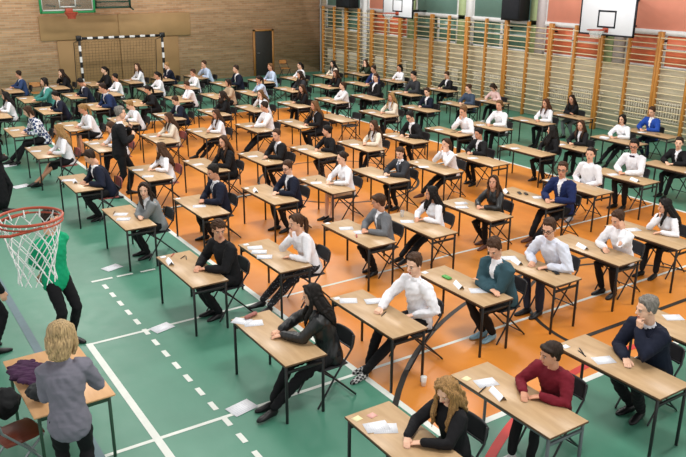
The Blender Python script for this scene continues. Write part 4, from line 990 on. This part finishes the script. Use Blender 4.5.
# ------------------------------------------------------------------ students
NEAR = {'blond_front', 'leather_front', 'black_curly', 'check_shoes', 'maroon', 'old_man', 'teal_boy', 'ponytail', 'wglasses', 'grey_card', 'handhead', 'wlongblack', 'resting', 'grey_blazer', 'navyg', 'leather2'}
FARHAND = {'old_man': False, 'handhead': False, 'resting': True, 'wguy': True, 'lightblue': False, 'blueish': True, 'dark_lady': True, 'ponytail': True}
GL = {'wglasses', 'navyg', 'navy_glasses', 'bglasses', 'bowtie'}
for i, (key, pose, x, y, hip, dy, hz) in enumerate(SEATS):
    _, sex, tk, tcol, bk_, bc, hair, hc, yaw, pit, legs, shoe, ch, desc = PEOPLE[key]
    r = [t for t in TABLES if t[0] == key][0][4]
    lod = 'near' if key in NEAR else ('mid' if r <= 4 else 'far')
    opt = dict(far=FARHAND.get(key, False))
    if key == 'old_man': opt['vee'] = .35
    if key == 'broad': opt['lean'] = 2
    if key == 'check_shoes': opt['lean'] = 8; opt['leg'] = 1.08
    if key == 'leather_front':
        opt['twist'] = -24; opt['lean'] = 15
        opt['arms'] = [(1, (.36, .40, .744), (.3, .95, -.2), (0, 0, 1), 'curl', (.9, -.4, -.3)), (-1, (.25, .43, .744), (.5, .85, -.2), (0, 0, 1), 'flat', (-.8, -.1, -.5))]
    if key == 'blond_front': opt['arms'] = [(1, (.09, .46, .744), (-.75, .65, -.2), (0, 0, 1), 'flat', None), (-1, (-.05, .41, .744), (.75, .65, -.2), (0, 0, 1), 'flat', None)]
    if key == 'check_shoes': opt['arms'] = [(1, (.13, .47, .744), (-.3, .95, -.2), (0, 0, 1), 'curl', None), (-1, (-.12, .17, .67), (.5, .85, -.15), (0, 0, 1), 'flat', (-.8, -.5, -.2))]
    if key == 'maroon': opt['lean'] = 17; opt['twist'] = 12
    person(desc, 'seated students', (x + hip, y + dy, 0), R_(90), sex, tk, tcol, bk_, bc, hair, hc, float(yaw), float(pit), legs, shoe, pose, hip - .25, hz, lod, key in GL, i, opt)

# ------------------------------------------------------------------ staff, standing
def mic_extra(p, J):
    w = J['armp'][-1]; tip = w[2] + unit(w[3]) * .08
    m = thing('microphone', 'black handheld microphone held by the grey-haired standing man', 'microphone'); m.matrix_world = Matrix.LocRotScale(Vector(J['loc']), Matrix.Rotation(J['rz'], 3, 'Z').to_quaternion(), None)
    d_ = unit(np.array([-.15, -.55, .75])); obj('handle', tube([tip - d_ * .09, tip + d_ * .09], [.014, .017], 10), BLACKM, m, True); obj('head', ell(tip + d_ * .115, (.026, .026, .028), 12, 8), mat('mic_mesh', '#55555a', .5, .2, 60, metal=.6), m, True)
person('grey-haired man in black suit standing and holding a microphone', 'standing staff', (4.55, 15.30, 0), R_(-102), 'm', 'blazer', 'black', 'tr', 'black', 'short', 'grey', 0, 4, 'fwd', 'black', 'stand', None, None, 'mid', False, 201,
       dict(scale=1.09, lean=4, stance=((.12, -.22), (-.10, .12)), arms=[(-1, (-.04, .24, 1.40), (.3, .35, .9), (-.6, .6, -.2), 'curl', (-.7, -.1, -.7)), (1, (.09, .27, 1.26), (-.6, .5, .6), (.5, .7, .1), 'curl', (.7, -.2, -.7))], extra=mic_extra))
person('dark-haired man in bright green sweater standing with hands behind back', 'standing staff', (1.80, 9.16, 0), R_(-152), 'm', 'sweater', 'green', 'tr', 'black', 'short', 'dkbrown', 12, 10, 'fwd', 'black', 'stand', None, None, 'near', False, 202,
       dict(scale=1.03, stance=((.12, .0), (-.12, .02)), arms=[(-1, (.03, -.19, .93), (.8, -.1, -.5), (0, -1, 0), 'curl', (-1, -.25, 0)), (1, (-.03, -.21, .98), (-.8, -.1, -.5), (0, -1, 0), 'curl', (1, -.25, 0))]))
def bracelet(p, J):
    w = J['armp'][1]; d_ = unit(w[2] - w[1]); c = w[2] - d_ * .01
    obj('watch', tube([c - d_ * .012, c + d_ * .012], .036, 12), BLACKM, p, True)
person('blond woman in grey cardigan standing with back to camera at side table', 'standing staff', (1.13, 5.93, 0), R_(-14), 'f', 'sweater', 'greycardi', 'tr', 'black', 'bob', 'lightblond', -10, 22, 'fwd', 'black', 'stand', None, None, 'near', False, 203,
       dict(scale=1.0, lean=9, hem=-.15, hair_scale=1.22, stance=((.10, -.02), (-.10, .02)), arms=[(1, (.21, .40, 1.10), (-.35, .7, .45), (.6, .3, .7), 'curl', (.5, -.35, -.9)), (-1, (-.04, .33, 1.02), (.7, .6, -.1), (-.2, .2, .9), 'curl', (-.35, -.3, -.9))], extra=bracelet))
person('person in long black flared coat standing at far left edge', 'standing staff', (2.2, 15.5, 0), R_(-70), 'f', 'coat', 'black', 'tr', 'black', 'long', 'black', 0, 5, 'fwd', 'black', 'stand', None, None, 'mid', False, 204,
       dict(hem=-.66, arms=[(1, (.04, .22, 1.04), (-.9, .2, 0), (0, 1, 0), 'flat', (.5, -.8, 0)), (-1, (-.06, .20, 1.06), (.9, .2, 0), (0, 1, 0), 'flat', (-.5, -.8, 0))]))
person('black-clad person mostly cut off by lower left edge', 'standing staff', (.98, 9.42, 0), R_(-80), 'm', 'jacket', 'black', 'tr', 'black', 'short', 'dkbrown', 0, 5, 'fwd', 'black', 'stand', None, None, 'mid', False, 205,
       dict(arms=[(1, (.22, .16, .84), (0, .2, -1), (1, 0, 0), 'flat', (.5, -.8, 0)), (-1, (-.20, .22, .84), (0, .2, -1), (-1, 0, 0), 'flat', (-.5, -.8, 0))]))

# ------------------------------------------------------------------ side table in the foreground with bag, jacket and chair
STW = wood_mat('side_table_top', '#c9996a', '#d6a97a', .4, (6, 1.2, 6), .4); STG = mat('table_leg_green', '#33503f', .4, .1)
t = thing('side_table', 'light wood table in front of the blond woman, lower left', 'table', (1.28, 7.06, 0), R_(1.5))
obj('table_top', rbox(-.37, .37, -.63, .63, .68, .70, .004), STW, t)
for x in (-.32, .32):
    for y in (-.58, .58): obj('leg', rbox(x - .014, x + .014, y - .014, y + .014, 0, .68, .004), STG, t)
for y in (-.58, .58): obj('crossbar', rbox(-.306, .306, y - .011, y + .011, .62, .66, .003), STG, t)
def lump(c, r, seed, k=26, flat=.5):
    q = np.random.default_rng(seed); P = [ell(c, (r[0] * .7, r[1] * .7, r[2] * .7), 10, 7)]
    for i in range(k):
        d = unit(q.normal(size=3)); d[2] = abs(d[2]) * .9 - .1; p = np.array(c) + d * np.array(r) * .62; s = q.uniform(.22, .38)
        P.append(ell(p, (r[0] * s, r[1] * s * 1.2, max(r[2] * s, .025)), 9, 6, rz_(q.uniform(0, 3))))
    return cat(P)
LQ = [queue(lump((1.04, 7.2, .755), (.17, .30, .075), 3, 34), .009, 2), queue(lump((1.03, 6.68, .80), (.10, .16, .12), 5, 20), .009, 2), queue(lump((.76, 6.86, .66), (.15, .15, .2), 6, 24), .011, 2)]
LS = len(JOBS)
lr = flush_keep = None
# the cloth lumps are remeshed in the same pass as the people
QL = [QUEUE[i] for i in LQ]
finish_people_results = None
_f = flush
def flush():
    global LUMPS
    r = _f(); LUMPS = [r[i] for i in LQ]; return r
finish_people()
PURP = mat('jacket_purple', '#3f2340', .85, .25, 14); BAGK = mat('bag_black', '#1b1f22', .7, .2, 12); COATK = mat('coat_black', '#121416', .8, .2, 12)
def lumpobj(i, name, m, label, c, amp=.008):
    V, F = LUMPS[i]; V = wrinkle(V, amp, 60, 40 + i); V[:, 2] = np.maximum(V[:, 2], .701 if i < 2 else .44)
    return tag(obj(name, (V, [tuple(f) for f in F]), m, None, True), label, c)
lumpobj(0, 'folded_jacket', PURP, 'crumpled dark purple jacket lying on the side table', 'jacket')
lumpobj(1, 'handbag', BAGK, 'dark handbag on side table close to the blond woman', 'bag', .004)
lumpobj(2, 'folded_coat', COATK, 'black coat heaped on the brown-seated chair, lower left', 'coat')
chair('brown-seated chair with grey metal legs at the side table', (.80, 6.72, 0), R_(-75), wood_mat('seat_brown', '#5d2a1c', '#6d3423', .35), None, mat('tube_grey', '#8f9599', .3, .05, metal=.5))
tag(obj('spectacle_case', tube([(1.52, 7.12, .722), (1.62, 7.05, .722)], [(.03, .018), (.03, .018)], 10, side=(0, 0, 1)), mat('case_brown', '#7a4432', .5), None, True), 'reddish brown case lying on side table beside the woman\'s hand', 'case')
tag(obj('paper_tissue', ell((1.40, 6.86, .73), (.05, .04, .028), 9, 6), mat('tissue', '#e0e0e4', .8)), 'crumpled white paper tissue on side table at woman\'s hand', 'tissue')
# plywood chairs against the brick wall
pc = chair('orange plywood chair standing against brick wall right of dark door', (16.35, 29.6, 0), R_(180), PLY, 'plywood chairs by the brick wall')
dup(pc, (5.62, 27.9, 0), R_(180), 'orange plywood chair near brick wall at left, between desks')

# ------------------------------------------------------------------ papers, cards, pens on the desks and sheets on the floor
PAPER = mat('paper_white', '#e2e4ea', .7, .02); PAPERP = mat('paper_print', '#c6cad4', .7, .05); YEL = mat('card_yellow', '#e6dcae', .7, .03); PINK = mat('card_pink', '#d9a69c', .7, .03)
PENK = mat('pen_black', '#17171c', .4); PENR = mat('pen_red', '#a8343a', .4); GRN = mat('green_plastic', '#4f9a4a', .5); PHONE = mat('phone_black', '#0e0f12', .2)
sheet_p = card_p = pen_p = tent_p = None
def sheet_raw(w=.21, h=.297):
    q = [box(-w / 2, w / 2, -h / 2, h / 2, 0, .0022)]; lines = [box(-w * .38, w * (.38 - .1 * (i % 3)), h * .36 - i * h * .09, h * .375 - i * h * .09, .0022, .0026) for i in range(8)]
    V, F = cat(q + lines); return V, F, [0] * 6 + [1] * 48
def sheet(x, y, rz, label, z=.7005, sc=1.0):
    global sheet_p
    if sheet_p is None:
        V, F, mi = sheet_raw(); sheet_p = obj('exam_sheet', (V, F), [PAPER, PAPERP], None, mi=mi); tag(sheet_p, label, 'paper', 'exam sheets on the desks'); o = sheet_p
    else: o = sheet_p.copy(); COL.objects.link(o); o['label'] = label
    o.location = (x, y, z); o.rotation_euler = (0, 0, rz); o.scale = (sc * (.72 if z > .1 else 1),) * 2 + (1,)
    if z < .1: o['group'] = 'row number sheets on the floor'
    return o
def simple(proto, name, raw, m, x, y, z, rz, label, c, group):
    if proto is None: proto = obj(name, raw, m); o = proto; tag(o, label, c, group)
    else: o = proto.copy(); COL.objects.link(o); o['label'] = label
    o.location = (x, y, z); o.rotation_euler = (0, 0, rz); return proto
def card(x, y, label, m=None):
    global card_p
    raw = box(-.04, .04, -.035, .035, 0, .002)
    if m is not None: o = obj('desk_card', raw, m); tag(o, label, 'card', 'small cards on the desks'); o.location = (x, y, .7005); o.rotation_euler = (0, 0, R_(8)); return
    card_p = simple(card_p, 'desk_card', raw, PAPER, x, y, .7005, R_(random.uniform(-12, 12)), label, 'card', 'small cards on the desks')
def pen(x, y, rz, label, m=None):
    global pen_p
    raw = cat([tube([(-.07, 0, .0055), (.055, 0, .0055)], .0055, 8), tube([(.055, 0, .0055), (.072, 0, .0055)], [.0045, .0015], 8)])
    if m is not None: o = obj('pen', raw, m); tag(o, label, 'pen', 'pens on the desks'); o.location = (x, y, .7005); o.rotation_euler = (0, 0, rz); return
    pen_p = simple(pen_p, 'pen', raw, PENK, x, y, .7005, rz, label, 'pen', 'pens on the desks')
def tent(x, y, rz, label):
    global tent_p
    V = np.array([(-.105, -.04, 0), (.105, -.04, 0), (.105, 0, .05), (-.105, 0, .05), (.105, .04, 0), (-.105, .04, 0), (-.105, -.037, 0), (.105, -.037, 0), (.105, 0, .047), (-.105, 0, .047), (.105, .037, 0), (-.105, .037, 0)], float)
    tent_p = simple(tent_p, 'name_card', (V, [(0, 1, 2, 3), (3, 2, 4, 5), (6, 9, 8, 7), (9, 11, 10, 8)]), PAPER, x, y, .7005, rz, label, 'name card', 'folded name cards on the desks')
S9 = R_(80)
NEARITEMS = dict(
    leather_front=[('s', 3.45, 7.10, 70), ('s', 3.36, 7.22, 40), ('pk', 3.50, 7.26, 0)],
    blond_front=[('y', 3.35, 4.86, 0), ('k', 3.49, 4.83, 0), ('s', 3.47, 4.60, 60), ('s2', 3.42, 4.66, 75)],
    maroon=[('y', 4.65, 4.86, 0), ('s', 4.76, 4.70, 75), ('t', 4.69, 4.47, 75), ('p', 4.64, 4.62, 20)],
    old_man=[('c', 6.0, 4.80, 0), ('p', 6.06, 4.64, 60), ('p2', 6.02, 4.60, 75), ('s', 6.10, 4.38, 68)],
    check_shoes=[('c', 4.62, 7.17, 0), ('s', 4.70, 7.04, 60), ('s2', 4.95, 6.86, 70), ('p', 4.84, 6.50, 30)],
    teal_boy=[('c', 6.06, 7.25, 0), ('g', 6.18, 6.95, 0), ('t', 6.13, 6.66, 70), ('s', 6.24, 6.42, 60)],
    black_curly=[('c', 3.34, 9.66, 0), ('r', 3.48, 9.66, 50), ('p', 3.57, 9.50, 40), ('p2', 3.60, 9.46, 70), ('t', 3.34, 9.40, 80)],
    grey_blazer=[('s', 3.46, 11.90, 60), ('s2', 3.41, 11.62, 65), ('p', 3.40, 12.05, 60)],
    ponytail=[('c', 4.54, 9.50, 0), ('s', 4.59, 9.31, 70), ('s2', 4.56, 9.12, 60), ('s3', 4.53, 8.90, 60)],
    grey_card=[('c', 6.07, 9.70, 0), ('s', 6.18, 9.33, 65), ('red', 6.10, 8.93, 60), ('s2', 6.27, 9.06, 75)],
    wglasses=[('s', 7.40, 7.04, 65), ('t', 7.36, 6.86, 75), ('p', 7.48, 6.46, 70), ('p2', 7.54, 6.40, 60), ('ph', 7.52, 6.30, 65)],
    handhead=[('t', 8.60, 6.78, 75), ('p', 8.70, 6.50, 60)], resting=[('s', 9.92, 6.90, 70)],
    wlongblack=[('gl', 7.29, 9.36, 0), ('s', 7.19, 9.10, 60), ('c', 7.08, 9.46, 0)], leather2=[('s', 8.60, 9.40, 65), ('s2', 8.45, 9.22, 60)],
    navyg=[('t', 9.75, 9.48, 60), ('ph', 9.90, 9.30, 60), ('ph2', 9.96, 9.20, 60), ('s', 10.01, 8.94, 60)],
    navy_glasses=[('t', 5.94, 11.95, 70), ('c', 5.90, 12.22, 0)], wskirt=[('s', 7.17, 11.86, 65), ('p', 7.28, 12.04, 50), ('c', 7.1, 12.2, 0)],
    curly_tie=[('s', 8.48, 11.56, 65)], handmouth=[('s', 9.67, 11.75, 65), ('c', 9.80, 12.15, 0)], bowtie=[('t', 12.42, 8.75, 75), ('s', 12.46, 9.28, 70)],
    navy_tie1=[('s', 4.72, 11.64, 70), ('c', 4.58, 12.25, 0)], blackjr=[('s', 13.92, 8.55, 70)], brown_red=[('s', 4.66, 14.0, 65), ('s2', 4.66, 14.58, 70)],
    navy_left=[('s', 3.28, 14.52, 65), ('t', 3.36, 14.31, 80)], edge4=[('s', 7.62, 4.62, 60), ('c', 7.29, 4.80, 0)], wblack=[('bx', 15.08, 11.60, 0)])
for key, x, y, c, r in TABLES:
    if key == 'empty': continue
    D = DESC[key] if key != 'edge4' else 'right-edge desk behind grey-haired man'
    if key in NEARITEMS:
        for it, px, py, a in NEARITEMS[key]:
            a = R_(a)
            if it == 's': sheet(px, py, a, 'exam sheet by the ' + D)
            elif it == 's2': sheet(px, py, a, 'second sheet by the ' + D, .703)
            elif it == 's3': sheet(px, py, a, 'third sheet by the ' + D, .7055)
            elif it == 'c': card(px, py, 'white card by the ' + D)
            elif it == 'y': card(px, py, 'yellow card by the ' + D, YEL)
            elif it == 'k': card(px, py, 'pink card by the ' + D, PINK)
            elif it == 'p': pen(px, py, a, 'black pen by the ' + D)
            elif it == 'p2': pen(px, py, a, 'second pen by the ' + D)
            elif it == 'r': pen(px, py, a, 'red pen on desk of the ' + D, PENR)
            elif it == 't': tent(px, py, a, 'name card by the ' + D)
            elif it in ('ph', 'ph2'): tag(obj('glasses_case', xf(rbox(-.065, .065, -.028, .028, 0, .02, .006), m4(rz_(a), (px, py, .7005))), PHONE), ('black case' if it == 'ph' else 'second black case') + ' by the ' + D, 'case')
            elif it == 'pk': tag(obj('pencil_case', tube([(px - .07, py - .02, .722), (px + .07, py + .03, .722)], [(.022, .03), (.022, .03)], 10, side=(0, 0, 1)), mat('case_pink', '#8f5a52', .6, .3, 30), None, True), 'brown pencil case by the ' + D, 'pencil case')
            elif it == 'g': tag(obj('eraser_pouch', rbox(px - .035, px + .035, py - .07, py + .07, .7005, .725, .008), GRN), 'green pouch on desk of the ' + D, 'pouch')
            elif it == 'red': tag(obj('marker', tube([(px - .03, py - .05, .712), (px + .03, py + .05, .712)], .010, 8), PENR, None, True), 'red marker on desk of the ' + D, 'pen')
            elif it == 'bx': tag(obj('tissue_box', rbox(px - .06, px + .06, py - .10, py + .10, .7005, .75, .005), PAPER), 'small white box on desk of the ' + D, 'box')
            elif it == 'gl': tag(obj('drinking_glass', tube([(px, py, .7005), (px, py, .80)], [.028, .036], 14, caps=False), clear_mat('glass_clear', '#c9cdd2', .6), None, True), 'drinking glass on desk of the ' + D, 'glass')
    else:
        sheet(x - .08 + random.uniform(-.04, .04), y + .22 + random.uniform(-.1, .1), R_(random.uniform(60, 95)), 'exam sheet by the ' + D)
        if r <= 6: card(x - .18, y + .55, 'white card by the ' + D)
        if r <= 5 and random.random() < .5: pen(x - .02, y - .2, R_(random.uniform(0, 180)), 'black pen by the ' + D)
for x, y, a, sc, lab in ((3.03, 6.60, 12, 1.0, 'white sheet on green floor left of the leather jacket girl'), (3.0, 8.93, 15, .95, 'white sheet on green floor across white line, beside curly-haired boy\'s desk'),
                        (3.1, 11.41, 20, .95, 'white sheet on green floor by the grey blazer girl\'s desk'), (2.9, 17.2, 15, 1.2, 'white sheet on green floor by the bare-legged blond girl'), (3.06, 19.3, 15, 1.1, 'white sheet on green floor by the checked-shirt student')):
    sheet(x, y, R_(90 + a), lab, .005, sc)
CUPM = mat('cup_white', '#e4e4e2', .4, .02)
tag(obj('paper_cup', cat([tube([(4.98, 5.90, .006), (4.98, 5.90, .12)], [.026, .036], 16, caps=False), tube([(4.98, 5.90, .115), (4.98, 5.90, .121)], .0375, 16, caps=False)]), CUPM, None, True), 'white plastic cup standing on the orange floor beside desk leg', 'cup')
